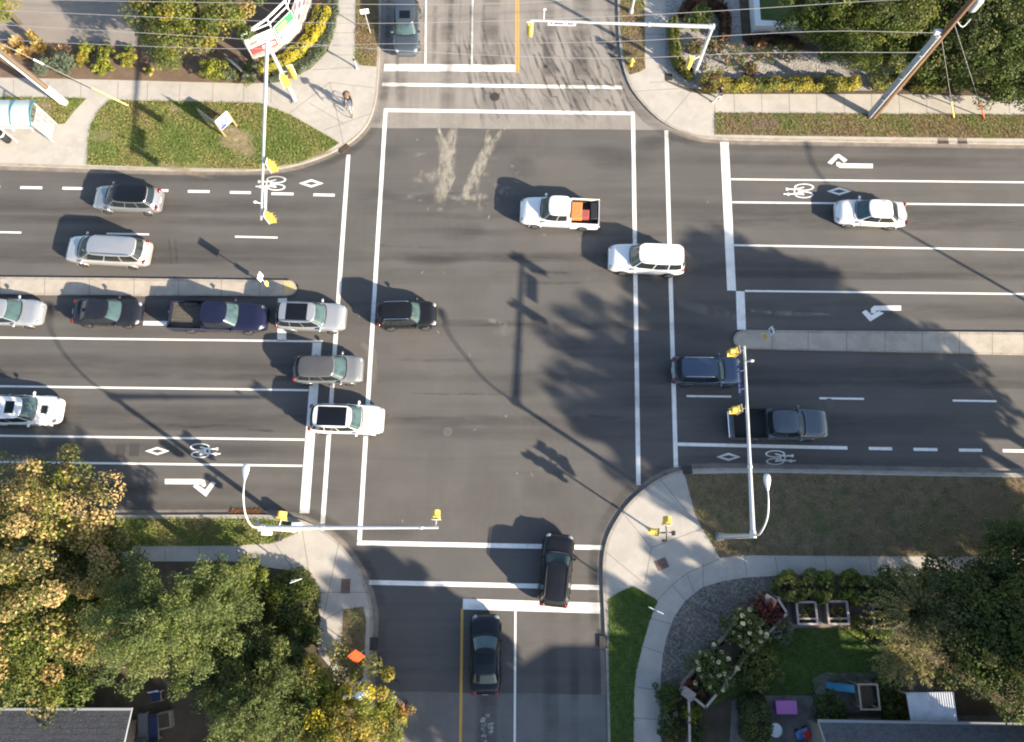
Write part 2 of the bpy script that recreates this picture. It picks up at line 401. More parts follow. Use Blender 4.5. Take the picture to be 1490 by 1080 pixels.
area('pale_gravel_bed', [(968, -200), (968, 116), (1000, 128), (1030, 131), (1310, 132), (1330, 110), (1300, 84), (1200, 78), (1080, 60), (1060, -200)], Z2, m_whitegravel)
area('lawn', [(1099, -120), (1260, -120), (1260, 44), (1099, 38)], Z3, m_darkgrass)
VERGE_SW = [(-700, 745), (0, 754), (300, 754.5), (380, 755), (420, 759), (441, 766), (430, 777), (398, 791), (341, 794), (0, 796), (-700, 798)]
STRIP_S = [(500, 887), (513, 885), (529, 883), (533, 905), (528, 998), (524, 1080), (508, 1600), (485, 1600), (490, 1080), (494, 976)]
SOIL_SW = [(-700, 817), (0, 817), (363, 817), (385, 825), (422, 830), (445, 845), (459, 866), (467, 902), (461, 925), (463, 950), (485, 976), (480, 1600), (-700, 1600)]
area('verge', VERGE_SW, Z1, m_grass); area('verge', STRIP_S, Z1, m_olivegrass); area('garden_soil', SOIL_SW, Z1, m_soil)
VERGE_SE = [(996, 690), (1124, 688), (1309, 692), (1490, 695), (2200, 706), (2200, 812), (1322, 810), (1083, 808), (1047, 812), (1036, 792), (1024, 773), (1012, 750), (1006, 728)]
WEDGE_SE = [(885, 872), (900, 862), (921, 853), (940, 863), (957, 874), (945, 905), (934, 944), (926, 975), (923, 1003), (922, 1080), (924, 1600), (892, 1600), (888.5, 1080), (885.5, 950)]
GARD_SE = [(961, 1600), (961, 1080), (960, 1020), (962, 976), (965, 950), (970, 928), (981, 898), (997, 874), (1023, 854), (1055, 845), (1088, 840), (1132, 838), (1322, 838), (2200, 842), (2200, 1600)]
area('verge', VERGE_SE, Z1, m_olivegrass); area('lawn', WEDGE_SE, Z1, m_darkgrass); area('gravel_bed', GARD_SE, Z1, m_gravel)
area('garden_soil', [(1138, 836.5), (1322, 840), (2200, 846), (2200, 1600), (962, 1600), (963, 1000), (985, 1006), (1010, 1035), (1140, 880), (1134, 862)], Z2, m_soil)
GLAWN = [(1130, 915), (1300, 915), (1320, 1000), (1290, 1003), (1200, 990), (1180, 1010), (1065, 1011), (1010, 1040), (1030, 1010), (1100, 940)]
area('garden_lawn', GLAWN, Z3, m_darkgrass)
area('patio', [(1086, 1012), (1180, 1012), (1200, 1045), (1500, 1040), (1500, 1120), (1060, 1120), (1065, 1020)], KZ+.020, m_slate)
area('patio', [(1181, 990), (1190, 982), (1204, 979), (1290, 979), (1360, 988), (1358, 1006), (1290, 1012), (1250, 1037), (1205, 1036), (1187, 1010)], KZ+.024, m_slate)
# paving joints
J = MB()
def joint(a, b, z=KZ+.0065, wd=.03):
    p, q = G(*a, z), G(*b, z); L = offset([p, q], wd/2); Rr = offset([p, q], -wd/2)
    for k in (L, Rr):
        for x in k: x.z = z
    J.add([Rr[0], Rr[1], L[1], L[0]], [(0, 1, 2, 3)])
for u in (20, 70, 118, 172, 215, 262, 310, 355, 395): joint((u, 117+u*.012), (u-1, 142+u*.02))
for v in (12, 48, 80): joint((491-v*.1, v), (518, v))
joint((452, 102), (516, 98)); joint((470, 190), (540, 165)); joint((421, 165), (480, 120)); joint((480, 120), (545, 128)); joint((480, 120), (500, 210)); joint((450, 150), (500, 180))
for u in range(1068, 1500, 40): joint((u, 137), (u+1, 165))
for v in (15, 50, 85): joint((938, v), (967, v))
joint((966, 180), (1006, 133)); joint((945, 120), (967, 119)); joint((1040, 140), (1040, 198)); joint((925, 133), (1000, 128))
for u in (40, 90, 140, 190, 240, 290, 345): joint((u, 797), (u, 816))
joint((345, 797), (365, 817)); joint((400, 792), (430, 832)); joint((440, 772), (452, 850)); joint((462, 862), (538, 862)); joint((493, 790), (470, 900)); joint((466, 905), (500, 887)); joint((463, 948), (494, 946))
for u in (1083, 1128, 1200, 1265): joint((u, 809), (u+4, 838))
for a, b in (((1023, 821), (1023, 853)), ((978, 851), (997, 873)), ((944, 899), (976, 908)), ((933, 940), (968, 952)), ((926, 1000), (961, 1005)), ((924, 1045), (961, 1047)), ((1000, 836), (1010, 862)),
             ((957, 873), (978, 851)), ((978, 851), (1000, 834)), ((1000, 834), (1047, 813)), ((878, 800), (938, 850)), ((905, 745), (948, 797)), ((948, 797), (938, 850)), ((948, 797), (1020, 770)), ((960, 697), (1000, 745))): joint(a, b)
for u in (-60, 0, 65, 130, 195, 260, 322, 378): joint((u, 404), (u, 431), .1445, .035)
for u in (1124, 1176, 1232, 1288, 1342, 1396, 1444, 1490): joint((u, 482), (u, 516), .1445, .035)
tag(J.build('pavement_joint', m_joint), kind='structure')

# ================================================================ road markings
def strip(mb, a, b, wd, z=.0085):
    p, q = G(*a), G(*b); L = offset([p, q], wd/2); Rr = offset([p, q], -wd/2)
    vs = [Rr[0], Rr[1], L[1], L[0]]
    mb.add([Vector((x.x, x.y, z)) for x in vs], [(0, 1, 2, 3)])
def poly(mb, px, z=.0085): mb.sheet(GL(px), z)
lane, stop, cross, dash = MB(), MB(), MB(), MB()
for a, b in (((622, -200), (619, 93)), ((690.5, -200), (686.5, 93)), ((-700, 483), (470, 497)), ((-700, 553), (449, 568)), ((-700, 625), (446, 640)), ((-700, 663), (440, 678)),
             ((1063, 261), (2200, 273)), ((1065, 294.5), (2200, 305)), ((1068, 357), (2200, 375)), ((1084, 423.5), (2200, 436)), ((750, 888), (746, 1600))): strip(lane, a, b, .13)
strip(lane, (985, 646.5), (1233, 652), .22)
for a, b, wd in (((559, 98.5), (749.5, 99.5), .60), ((673.5, 879), (873, 885), .62), ((461.5, 499), (443, 747), .60), ((411, 434), (410, 496), .60), ((1054, 207), (1064.5, 423), .60), ((1077, 424), (1079, 480), .58)): strip(stop, a, b, wd)
for a, b in (((556, 123), (907, 127.5)), ((558.5, 160.5), (923, 165.2)), ((561, 163), (523, 788)), ((921, 168), (929, 706)), ((507, 225), (469.5, 762)), ((969.5, 190), (983.5, 680)), ((519.5, 790), (876, 797)), ((537, 847.5), (872, 855))): strip(cross, a, b, .28, .0085)
for a, b in (((-32, 272), (0, 272.3)), ((29.6, 273), (61.5, 273.6)), ((91, 274), (121, 274.6)), ((152, 275.4), (184, 276)), ((213, 277), (245, 277.6)), ((273.5, 278.6), (305, 279)), ((334.6, 280), (365, 280.6)), ((395, 282), (427, 282.5)), ((456, 283.6), (487, 284.2)),
             ((1264, 652.6), (1298, 653.2)), ((1329, 654), (1364, 654.4)), ((1395, 655), (1429, 655.4)), ((1459, 656), (1494, 656.5)), ((1525, 657), (1558, 657.5))): strip(dash, a, b, .20)
for a, b in (((-90, 337), (-32, 337.6)), ((-28, 337.6), (31, 338.6)), ((155, 340), (217, 341.3)), ((342, 344.5), (404, 346)), ((999, 576.5), (1064, 577.2)), ((1192, 579.6), (1257, 580.6)), ((1386, 583), (1450, 584)), ((1578, 587), (1640, 588))): strip(dash, a, b, .13)
strip(dash, (208.6, 470.4), (249.5, 470.8), .30)
tag(lane.build('lane_line', m_white), kind='structure'); tag(stop.build('stop_line', m_white), kind='structure')
tag(cross.build('crosswalk_line', m_white), kind='structure'); tag(dash.build('lane_line', m_white), kind='structure')
yl = MB(); strip(yl, (750.5, -200), (750.8, 106), .11); strip(yl, (754.2, -200), (754.4, 106), .11); strip(yl, (672.5, 886), (663, 1600), .16)
tag(yl.build('centre_line', m_yellow), kind='structure')
def ring_px(mb, c, r, wd, n=24):
    P = [(c[0]+r[0]*cos(2*pi*k/n), c[1]+r[1]*sin(2*pi*k/n)) for k in range(n)]
    Q = [(c[0]+(r[0]-wd[0])*cos(2*pi*k/n), c[1]+(r[1]-wd[1])*sin(2*pi*k/n)) for k in range(n)]
    P = [Vector((x.x, x.y, .0085)) for x in GL(P)]; Q = [Vector((x.x, x.y, .0085)) for x in GL(Q)]
    mb.add(P+Q, [((k+1) % n, k, n+k, n+(k+1) % n) for k in range(n)])
def bicycle(u, v, d):     # d = +1: handlebar towards +u
    mb = MB()
    ring_px(mb, (u-8*d, v-5.4), (14.5, 5.3), (2.6, 1.5)); ring_px(mb, (u-8*d, v+5.6), (13.5, 5.0), (2.6, 1.5))
    k = [0]
    def ln(a, b, wd=.09):
        k[0] += 1; strip(mb, (u+a[0]*d, v+a[1]), (u+b[0]*d, v+b[1]), wd, .0085+.0002*k[0])
    ln((-8, -5.4), (6, -2)); ln((-8, 5.6), (6, 3.5)); ln((6, -3), (6, 5)); ln((-8, 5.6), (0, -1)); ln((0, -2), (0, 5))
    ln((6, -2.4), (17, -2.6)); ln((17, -4.6), (17, -.6), .14); ln((6, 4.2), (17, 5)); ln((15, 2.8), (15, 7), .14); ln((12, 5), (22, 4.4)); 
    return tag(mb.build('bicycle_symbol', m_white), kind='structure')
bicycle(394, 267, -1); bicycle(1162, 278, -1); bicycle(299, 656, 1); bicycle(1136, 666, 1)
def diamond(u, v):
    mb = MB(); P = [(u-18, v), (u, v-6), (u+18, v), (u, v+6)]; Q = [(u-10, v), (u, v-2.8), (u+10, v), (u, v+2.8)]
    P = [Vector((x.x, x.y, .0085)) for x in GL(P)]; Q = [Vector((x.x, x.y, .0085)) for x in GL(Q)]
    mb.add(P+Q, [((k+1) % 4, k, 4+k, 4+(k+1) % 4) for k in range(4)])
    return tag(mb.build('diamond_symbol', m_white), kind='structure')
for u, v in ((453, 267), (1221, 278.5), (229, 656.5), (1060, 665)): diamond(u, v)
def turn_arrow(shaft, arms, mat=m_white):
    mb = MB()
    for i, px in enumerate([shaft]+arms): poly(mb, px, .0085+.0003*i)
    return tag(mb.build('turn_arrow', mat), kind='structure')
turn_arrow([(240, 697), (292, 697), (298, 699), (300, 707), (296, 709), (292, 705), (240, 704.5)], [[(281, 708), (286, 704), (303, 716), (300, 723)], [(308, 701), (314, 703), (300, 723), (296, 716)]])
turn_arrow([(1270, 238.5), (1270, 245), (1222, 244.5), (1217, 241), (1217, 236), (1222, 236), (1224, 238)], [[(1204, 237), (1210, 239.5), (1220, 229), (1216, 225)], [(1216, 225), (1221, 224.5), (1233, 233), (1228, 237)]])
turn_arrow([(1311, 445), (1311, 452), (1276, 452), (1273, 456), (1267, 456), (1267, 449), (1272, 445)], [[(1254, 454.5), (1260, 451), (1271, 461), (1266, 468)], [(1279, 452.5), (1286, 456), (1266, 468), (1264, 461)]])
turn_arrow([(700, 1052), (706, 1048), (709, 1058), (707, 1100), (700, 1100)], [[(697, 1052), (702, 1042), (713, 1037), (712, 1043), (705, 1048), (702, 1058)], [(708, 1053), (718, 1051), (719, 1066), (712, 1068)]], m_whiteworn)

# ================================================================ wear, stains and tyre tracks
rnd = random.Random(5)
dk = Stains(.0045); lt = Stains(.0052); mud = Stains(.0060); rub = Stains(.0068)
def wob(a, b, n, amp): return [G(a[0]+(b[0]-a[0])*i/n+rnd.uniform(-amp, amp), a[1]+(b[1]-a[1])*i/n+rnd.uniform(-amp, amp)) for i in range(n+1)]
for v, w_ in ((300, 1.4), (365, 1.5), (322, .8), (380, .7), (455, 1.6), (530, 1.6), (604, 1.6), (548, .6), (622, .6), (655, 1.0), (712, 1.0)):
    dk.ribbon(wob((-300, v-6), (560, v+3), 20, 1), w_, rnd.uniform(.5, .9))
for v, w_ in ((308, 1.5), (328, .8), (385, 1.6), (400, .7), (322, .6), (452, 1.4), (235, 1.2), (545, 1.7), (618, 1.8), (558, .7)):
    dk.ribbon(wob((900, v-3), (1800, v+6), 20, 1), w_, rnd.uniform(.5, .9))
for v in (292, 312, 335, 372, 395, 470, 545, 610, 630): dk.ribbon(wob((480, v), (1050, v+5), 16, 2), rnd.uniform(.5, 1.3), rnd.uniform(.35, .75))
for u in (588, 655, 718, 800, 850): dk.ribbon(wob((u, -150), (u-rnd.uniform(2, 8), 190), 12, 1), rnd.uniform(.9, 1.7), .75)
for u in (700, 712, 800, 835): dk.ribbon(wob((u, 1400), (u+2, 860), 12, 1), rnd.uniform(.7, 1.4), .6)
for k in range(26): lt.blob(G(rnd.uniform(500, 1050), rnd.uniform(205, 760)), rnd.uniform(1.2, 4), rnd.uniform(.5, 1.6), rnd.uniform(.35, .8), rnd.uniform(-.2, .2))
for k in range(22): dk.blob(G(rnd.uniform(480, 1060), rnd.uniform(205, 780)), rnd.uniform(1.0, 3.5), rnd.uniform(.4, 1.2), rnd.uniform(.3, .7), rnd.uniform(-.2, .2))
for u in (640, 700, 770, 820): lt.ribbon(wob((u+rnd.uniform(-12, 12), 800), (u, 640), 8, 2), rnd.uniform(.9, 2), .55)
# tyre tracks turning out of the north road
for k in range(26):
    u0 = 650+k*9+rnd.uniform(-4, 4); sh = 60+k*2.2
    P = [G(u0+sh*(t**1.7)+rnd.uniform(-.6, .6), -20+ (rnd.uniform(185, 215)) * t) for t in np.linspace(.1+.3*rnd.random(), 1, 12)]
    rub.ribbon(P, rnd.uniform(.16, .34), rnd.uniform(.35, .9))
for k in range(9):
    u0 = 566+k*18+rnd.uniform(-5, 5)
    rub.ribbon(wob((u0, -60), (u0-6, rnd.uniform(80, 180)), 12, .8), rnd.uniform(.2, .5), rnd.uniform(.3, .7))
for k in range(10):
    v0 = rnd.uniform(250, 620); u0 = rnd.uniform(500, 860); L_ = rnd.uniform(60, 200)
    rub.ribbon(wob((u0, v0), (u0+L_, v0+rnd.uniform(-6, 6)), 12, .8), rnd.uniform(.12, .3), rnd.uniform(.25, .55))
for (u0, v0, u1, v1) in ((270, 622, 330, 618), (240, 618, 300, 624), (360, 626, 400, 627), (246, 345, 250, 385), (255, 345, 258, 385), (545, 965, 590, 1000), (556, 985, 585, 990)):
    rub.ribbon(wob((u0, v0), (u1, v1), 8, .6), .18, .8)
# pale dried-mud trails below the north arm
def trail(px, ws, amt): mud.ribbon(GL(px), ws, amt, ends=False)
trail([(636, 168), (639, 190), (646, 208), (650, 222), (650, 250), (646, 275), (640, 292)], [.2, .3, .45, .9, 1.2, 1.2, .4], 1.0)
trail([(662, 165), (661, 190), (656, 215), (654, 240), (650, 268), (644, 290)], [.4, .55, .8, 1.0, 1.0, .3], .95)
trail([(706, 150), (710, 185), (708, 212), (696, 240), (682, 268), (672, 285)], [.25, .3, .5, .8, .7, .4], .95)
trail([(735, 186), (722, 200), (714, 216), (700, 238), (690, 255)], [.3, .6, .6, .7, .3], .9)
for c, rx, ry, am in (((694, 287), .9, .45, 1.0), ((678, 288), .9, .25, .8), ((664, 289), .8, .2, .7), ((641, 288), .6, .5, .9), ((722, 269), .3, .2, .6), ((608, 262), .5, .3, .5), ((617, 255), .5, .25, .5), ((610, 225), .7, .2, .4), ((600, 285), .8, .25, .35), ((640, 305), .3, .2, .5), ((725, 470), .9, .25, .8), ((735, 480), 1.0, .5, .3)):
    mud.blob(G(*c), rx, ry, am, rnd.uniform(-.4, .6))
for k in range(34):
    t = rnd.random(); u0 = 645+rnd.gauss(0, 6)+6*(1-t); v0 = 195+95*t
    mud.blob(G(u0, v0), rnd.uniform(.12, .5), rnd.uniform(.25, .9), rnd.uniform(.35, 1), rnd.uniform(-.4, .3))
for k in range(26):
    t = rnd.random(); u0 = 716-34*t+rnd.gauss(0, 4); v0 = 200+85*t
    mud.blob(G(u0, v0), rnd.uniform(.1, .3), rnd.uniform(.2, .7), rnd.uniform(.35, .95), rnd.uniform(-.7, -.1))
for k in range(40): mud.blob(G(rnd.uniform(590, 760), rnd.uniform(225, 305)), rnd.uniform(.1, .5), rnd.uniform(.06, .25), rnd.uniform(.15, .5), rnd.uniform(-.6, 1.2))
trail([(560, 172), (640, 176), (760, 180), (900, 184)], [.5, 1.0, 1.0, .4], .3)
trail([(1090, 452), (1150, 457), (1210, 458)], [.3, .5, .2], .5); trail([(985, 440), (1040, 455), (1085, 462)], [.6, 1.2, .6], .3)
trail([(525, 500), (540, 510), (545, 560)], [.4, .8, .5], .3)
for k in range(70):
    mud.blob(G(rnd.uniform(500, 1060), rnd.uniform(200, 760)), rnd.uniform(.05, .22), rnd.uniform(.03, .09), rnd.uniform(.3, .8), rnd.uniform(0, 3))
# gutter grime
for ln, sgn in ((kNW, -1), (kNE, 1), (kSW, -1), (kSE, -1)):
    off = offset(ln, -sgn*.5); dk.ribbon(off[::2], .9, .7)
m_dkst = stainmat('worn_dark_track', (.062, .059, .057), .5, .36, .62, .62, stretch=(.15, 1, 1))
m_ltst = stainmat('worn_light_track', (.16, .148, .136), .7, .36, .62, .6, stretch=(1, .25, 1))
m_mud = stainmat('dried_mud', (.43, .395, .33), 1.7, .36, .66, .88, stretch=(1.6, .6, 1))
m_rub = stainmat('tyre_rubber', (.06, .057, .054), 1.6, .36, .6, .75, stretch=(.6, .6, 1))
dk.build('wear_track', m_dkst); lt.build('wear_track', m_ltst); mud.build('mud_stain', m_mud); rub.build('tyre_mark', m_rub)
# ================================================================ vehicles
m_glass = M('car_glass_dark', (.018, .024, .028), .06, 0, .6)
m_wind = M('windscreen_glass', (.055, .095, .098), .05, 0, .7, layers=((1.6, (.03, .05, .055), .45, .65),))  # teal base colour carries the look of reflected sky and dashboard
m_tyre = M('tyre_rubber_black', (.018, .018, .018), .85)
m_rim = M('alloy_rim', (.45, .45, .46), .3, .9)
m_trim = M('black_trim', (.02, .02, .022), .5)
m_lamp = M('headlamp_lens', (.26, .28, .30), .12, 0, .8)
m_red = M('tail_lamp_red', (.16, .012, .012), .15, 0, .7)
m_chrome = M('chrome_trim', (.6, .6, .62), .18, 1.0)
m_plate = M('number_plate_white', (.7, .7, .68), .5)
m_sunroof = M('sunroof_glass', (.006, .007, .009), .07, 0, .5)
m_orange = M('orange_cargo', (.56, .23, .07), .7, layers=((5, (.42, .17, .06), .45, .65),))
m_bedliner = M('bed_liner', (.10, .088, .072), .9, layers=((6, (.06, .055, .047), .4, .7),))
m_bedblack = M('bed_liner_black', (.022, .022, .022), .9)
P_white = paint('car_paint_white', (.80, .80, .79)); P_silver = paint('car_paint_silver', (.42, .44, .46), .5)
P_mid = paint('car_paint_mid_silver', (.30, .315, .33), .5); P_roofg = paint('car_paint_roof_grey', (.12, .115, .115), .4); P_champ = paint('car_paint_pale_silver', (.50, .49, .47), .45); P_black = paint('car_paint_black', (.010, .010, .012), .1)
P_navy = paint('car_paint_navy', (.014, .017, .045), .3); P_dark = paint('car_paint_charcoal', (.013, .015, .020), .3)
P_grey = paint('car_paint_grey', (.26, .265, .27), .5); P_blue = paint('car_paint_slate_blue', (.055, .085, .14), .4)
P_steel = paint('car_paint_steel_grey', (.075, .095, .115), .4); P_brown = paint('car_paint_blue_black', (.016, .017, .024), .2)

KIND = {   # W, Ht, belt, hood z, then x/L of windscreen base, roof front, roof rear, rear glass base, tail top z
    'sedan': dict(W=1.82, Ht=1.45, belt=.92, hood=.86, xf=.215, xr=.065, br=-.215, bb=-.365, tail=.96, bulge=.13),
    'hatch': dict(W=1.80, Ht=1.55, belt=.98, hood=.90, xf=.245, xr=.10, br=-.36, bb=-.455, tail=.98, bulge=.13),
    'suv': dict(W=1.90, Ht=1.70, belt=1.06, hood=.98, xf=.205, xr=.085, br=-.385, bb=-.465, tail=1.04, bulge=.12),
    'bigsuv': dict(W=1.96, Ht=1.82, belt=1.14, hood=1.06, xf=.20, xr=.105, br=-.445, bb=-.485, tail=1.12, bulge=.10),
    'van': dict(W=1.95, Ht=1.74, belt=1.04, hood=.96, xf=.285, xr=.125, br=-.405, bb=-.478, tail=1.0, bulge=.16),
    'pickup': dict(W=1.96, Ht=1.84, belt=1.16, hood=1.10, xf=.215, xr=.125, br=-.115, bb=-.135, tail=1.16, bulge=.10),
}
def vehicle(name, label, cat, nose, tail, kind, mpaint, L=None, roof_mat=None, sunroof=None, rails=None, group=None, glass=None, cover=None, wind=None, W=None, bed=None, hoodscoop=False, step=False):
    K = KIND[kind]; Wd = W or K['W']; hw = Wd/2
    pn, pt = G(*nose, .6), G(*tail, .75); d = pn-pt; d.z = 0
    Lr = d.length; d.normalize()
    if L is None: L = Lr; c = (pn+pt)/2
    else: c = pn - d*(L/2)
    root = thing(name, label, cat, (c.x, c.y, 0.001), atan2(d.y, d.x), group)
    isp = kind == 'pickup'
    def ztop(s):
        if s > .47: return K['hood']-.30+(.5-s)/.03*.14
        if s > .42: return K['hood']-.16+(.47-s)/.05*.11
        if s > K['xf']: return K['hood']-.05+(.42-s)/(.42-K['xf'])*(.05+(K['belt']-K['hood'])*.4)
        if s > -.44: return K['belt']+(K['tail']-K['belt'])*max(0, -s)/.44
        if isp: return K['tail']
        return K['tail']-.02-(-.44-s)/.06*.30
    def wid(s):
        f = abs(s)/.5; fr = .20 if s > 0 else .13
        return hw*(1-fr*f**7-.02*f*f)
    front = [.5, .495, .485, .47, .455, .44, .42, .38, .33, .28, .24, .21, .18]
    back = [.1, 0, -.1, -.2, -.3, -.36, -.40, -.43, -.445, -.46, -.475, -.487, -.495, -.5]
    if isp: back = [.1, 0, -.06, -.11, -.135]
    st = front+back; rows = []
    for s in st:
        x = s*L; wz = wid(s); zt = ztop(s); pinch = 1.0
        if abs(s) > .485: pinch = .985 if abs(s) < .497 else .955
        wz *= pinch; lo = .22 if abs(s) < .47 else .30
        half = [(0, lo), (.80*wz, lo), (.96*wz, lo+.12), (wz, min(.60, zt-.2)), (.985*wz, zt-.16), (.945*wz, zt-.05), (.86*wz, zt-.005), (.55*wz, zt+.025), (0, zt+.04)]
        ring = [(x, -y, z) for y, z in half] + [(x, y, z) for y, z in reversed(half[1:-1])]
        rows.append(ring+[ring[0]])
    mb = MB(); mb.grid(rows, flip=False)
    mb.add(rows[0][:-1], [tuple(range(len(rows[0])-1))]); mb.add(rows[-1][:-1], [tuple(range(len(rows[0])-2, -1, -1))])
    if isp:   # chassis under the bed
        mb.box((-.3175*L, 0, .42), (.365*L, Wd*.8, .3))
    mb.build('body', mpaint, root)
    # greenhouse
    nn = 7.0; zb, zr = K['belt']-.02, K['Ht']-.07
    def cab(phi, t, off=0.0):
        xf = (K['xf']+(K['xr']-K['xf'])*t)*L; xb = (K['bb']+(K['br']-K['bb'])*t)*L
        b = hw*(.93-.17*t - .02*t*t); a = (xf-xb)/2; xc = (xf+xb)/2
        cs, sn = cos(phi), sin(phi)
        ex = abs(cs)**(2/nn); ey = abs(sn)**(2/nn)
        x = xc+math.copysign(a*ex, cs); y = math.copysign(b*ey, sn)
        taper = 1-.05*max(0, (x-xc)/a)-.045*max(0, -(x-xc)/a); y *= taper
        bl = K['bulge']*(1-(y/b)**2)*(ex**5); x += math.copysign(bl, cs)*(1 if cs > 0 else .6)
        n = Vector((cs*abs(cs), sn*abs(sn), .45)).normalized()
        return Vector((x, y, zb+(zr-zb)*t))+n*off
    N = 56; ph = [2*pi*i/N for i in range(N+1)]
    cb = MB(); cb.grid([[cab(p, t) for p in ph] for t in (0, .25, .5, .75, 1)], flip=False)
    cb.build('cabin_frame', mpaint, root)
    crown = K['Ht']-zr
    def roofpt(phi, r, off=0.0):
        p = cab(phi, 1.0); xc = (K['xr']+K['br'])/2*L
        return Vector((xc+(p.x-xc)*r, p.y*r, zr+crown*(1-r**2.6)+off))
    rf = MB(); rf.grid([[roofpt(p, r) for p in ph] for r in (1.0, .97, .92, .84, .7, .5, .25, .02)], flip=False)
    ro = rf.build('roof', roof_mat or mpaint, root)
    aR = (K['xr']-K['br'])/2*L; xcR = (K['xr']+K['br'])/2*L; bR = hw*.74
    def zroof(x, y):
        r = ((abs(x-xcR)/aR)**nn+(abs(y)/bR)**nn)**(1/nn); return zr+crown*(1-min(1, r)**2.6)
    def panel(nm, p0, p1, t0, t1, mat, off=.012, n=10, par=root):
        g = MB(); g.grid([[cab(p0+(p1-p0)*i/n, t0+(t1-t0)*j/4, off) for i in range(n+1)] for j in range(5)]); return g.build(nm, mat, par)
    gl = glass or m_glass
    panel('windscreen', -R(40), R(40), .05, .95, wind or m_wind)
    panel('rear_window', R(180-38), R(180+38), .10 if kind in ('sedan', 'pickup') else .3, .92, gl)
    def side_panel(sg, f0, f1, t0, t1, mat, off=.010, n=8):
        rows_ = []
        for j in range(5):
            row = []
            for i in range(n+1):
                f = f0+(f1-f0)*i/n; p_ = math.acos(math.copysign(abs(f)**(nn/2), f))
                row.append(cab(sg*p_, t0+(t1-t0)*j/4, off))
            rows_.append(row)
        g = MB(); g.grid(rows_, flip=sg < 0); return g.build('side_window', mat, root)
    if isp: segs = ((.88, .04), (-.01, -.78))
    elif kind == 'sedan': segs = ((.88, .06), (.02, -.86))
    else: segs = ((.89, .24), (.20, -.36), (-.40, -.90))
    for sg in (1, -1):
        for f0, f1 in segs: side_panel(sg, f0, f1, .10, .90, gl)
    def flat(nm, x0, x1, y0, mat, off=.012, par=ro):
        g = MB(); nx, ny = 6, 6
        g.grid([[Vector((x0+(x1-x0)*i/nx, -y0+2*y0*j/ny, zroof(x0+(x1-x0)*i/nx, -y0+2*y0*j/ny)+off)) for i in range(nx+1)] for j in range(ny+1)], flip=True); return g.build(nm, mat, par)
    if sunroof: flat('sunroof', xcR+sunroof[0]*aR, xcR+sunroof[1]*aR, bR*sunroof[2], m_sunroof)
    if cover: flat('roof_panel', xcR+cover[0]*aR, xcR+cover[1]*aR, bR*cover[2], cover[3], .03)
    if rails:
        for sg in (1, -1):
            g = MB(); y = sg*bR*.9
            g.tube([(xcR+k*aR*.86, y, zroof(xcR+k*aR*.86, y)+(.015 if abs(k) > .99 else .055)) for k in (-1, -.9, -.5, 0, .5, .9, 1)], .026, 6); g.build('roof_rail', rails, ro)
    # mirrors, lamps, bumpers, grille, plates, wheels
    xm = (K['xf']-.035)*L
    for sg in (1, -1):
        g = MB(); g.ell((xm, sg*(hw+.09), K['belt']+.02), (.09, .13, .085), 10, 6); g.box((xm, sg*(hw-.02), K['belt']-.01), (.06, .14, .05)); g.build('wing_mirror', mpaint, root)
        g = MB(); g.ell((.452*L, sg*wid(.46)*.80, K['hood']-.20), (.20, .17, .085), 12, 6, rz=-sg*.5); g.build('headlamp', m_lamp, root)
        g = MB()
        if isp: g.box((-.497*L, sg*hw*.93, .92), (.07, .13, .38), bev=.02)
        else: g.ell((-.470*L, sg*wid(-.47)*.80, K['tail']-.13), (.14, .19, .10), 12, 6, rz=sg*.35)
        g.build('tail_lamp', m_red, root)
    g = MB(); g.box((.489*L, 0, .52), (.05, Wd*.62, .22), bev=.02); g.build('grille', m_trim, root)
    if not isp:
        g = MB(); g.box((-.493*L, 0, .42), (.06, Wd*.74, .16), bev=.02); g.build('rear_bumper', m_trim, root)
        g = MB(); g.box((-.5*L-.012, 0, .70), (.02, .36, .13)); g.build('number_plate', m_plate, root)
    # cowl strip at the windscreen foot and wipers
    g = MB(); g.grid([[cab(-R(39)+R(78)*i/10, .0, o_)+Vector((0, 0, dz)) for i in range(11)] for o_, dz in ((.10, .028), (.015, .05))]); g.build('cowl', m_trim, root)
    for (xa, ya) in ((.305*L, 1), (.305*L, -1), (-.30*L, 1), (-.30*L, -1)):
        r_ = .36 if kind in ('suv', 'bigsuv', 'pickup') else .32
        ty = MB(); ty.lathe([(r_*.62, -.11), (r_*.9, -.115), (r_, -.07), (r_, .07), (r_*.9, .115), (r_*.62, .11)], (xa, ya*(hw-.085), r_), 20, axis=(0, 1, 0))
        wh = ty.build('wheel', m_tyre, root)
        rm = MB(); rm.lathe([(0.0, .10), (r_*.2, .10), (r_*.35, .085), (r_*.62, .105), (r_*.64, .09)], (xa, ya*(hw-.085), r_), 16, axis=(0, ya, 0)); rm.build('rim', m_rim, wh)
        ar = MB(); ar.tube([(xa+(r_+.05)*cos(R(a)), ya*(hw*.985), r_+(r_+.05)*sin(R(a))) for a in range(0, 181, 20)], .035, 6); ar.build('wheel_arch', mpaint if kind != 'bigsuv' else m_trim, root)
    # door handles
    for sg in (1, -1):
        for sx in (.02, -.18) if not isp else (.06, -.07):
            g = MB(); g.box((sx*L, sg*(hw+.005), K['belt']-.16), (.16, .03, .03), bev=.008); g.build('door_handle', mpaint, root)
    if isp:
        x0, x1 = -.138*L, -.5*L; zf, zt2 = .78, K['tail']-.01; th_ = .085
        b = MB()
        for sg in (1, -1):
            b.box(((x0+x1)/2, sg*(hw-.045), (zt2+.3)/2), (x0-x1, th_, zt2-.3), bev=.03)
        b.box((x0-.03, 0, (zt2+zf)/2), (.06, Wd-.16, zt2-zf)); b.build('cargo_bed', mpaint, root)
        f = MB(); f.box(((x0+x1)/2, 0, zf-.03), (x0-x1-.06, Wd-.17, .06))
        for sg in (1, -1): f.box((-.30*L, sg*(hw-.17), zf+.10), (.95, .18, .22), bev=.05)
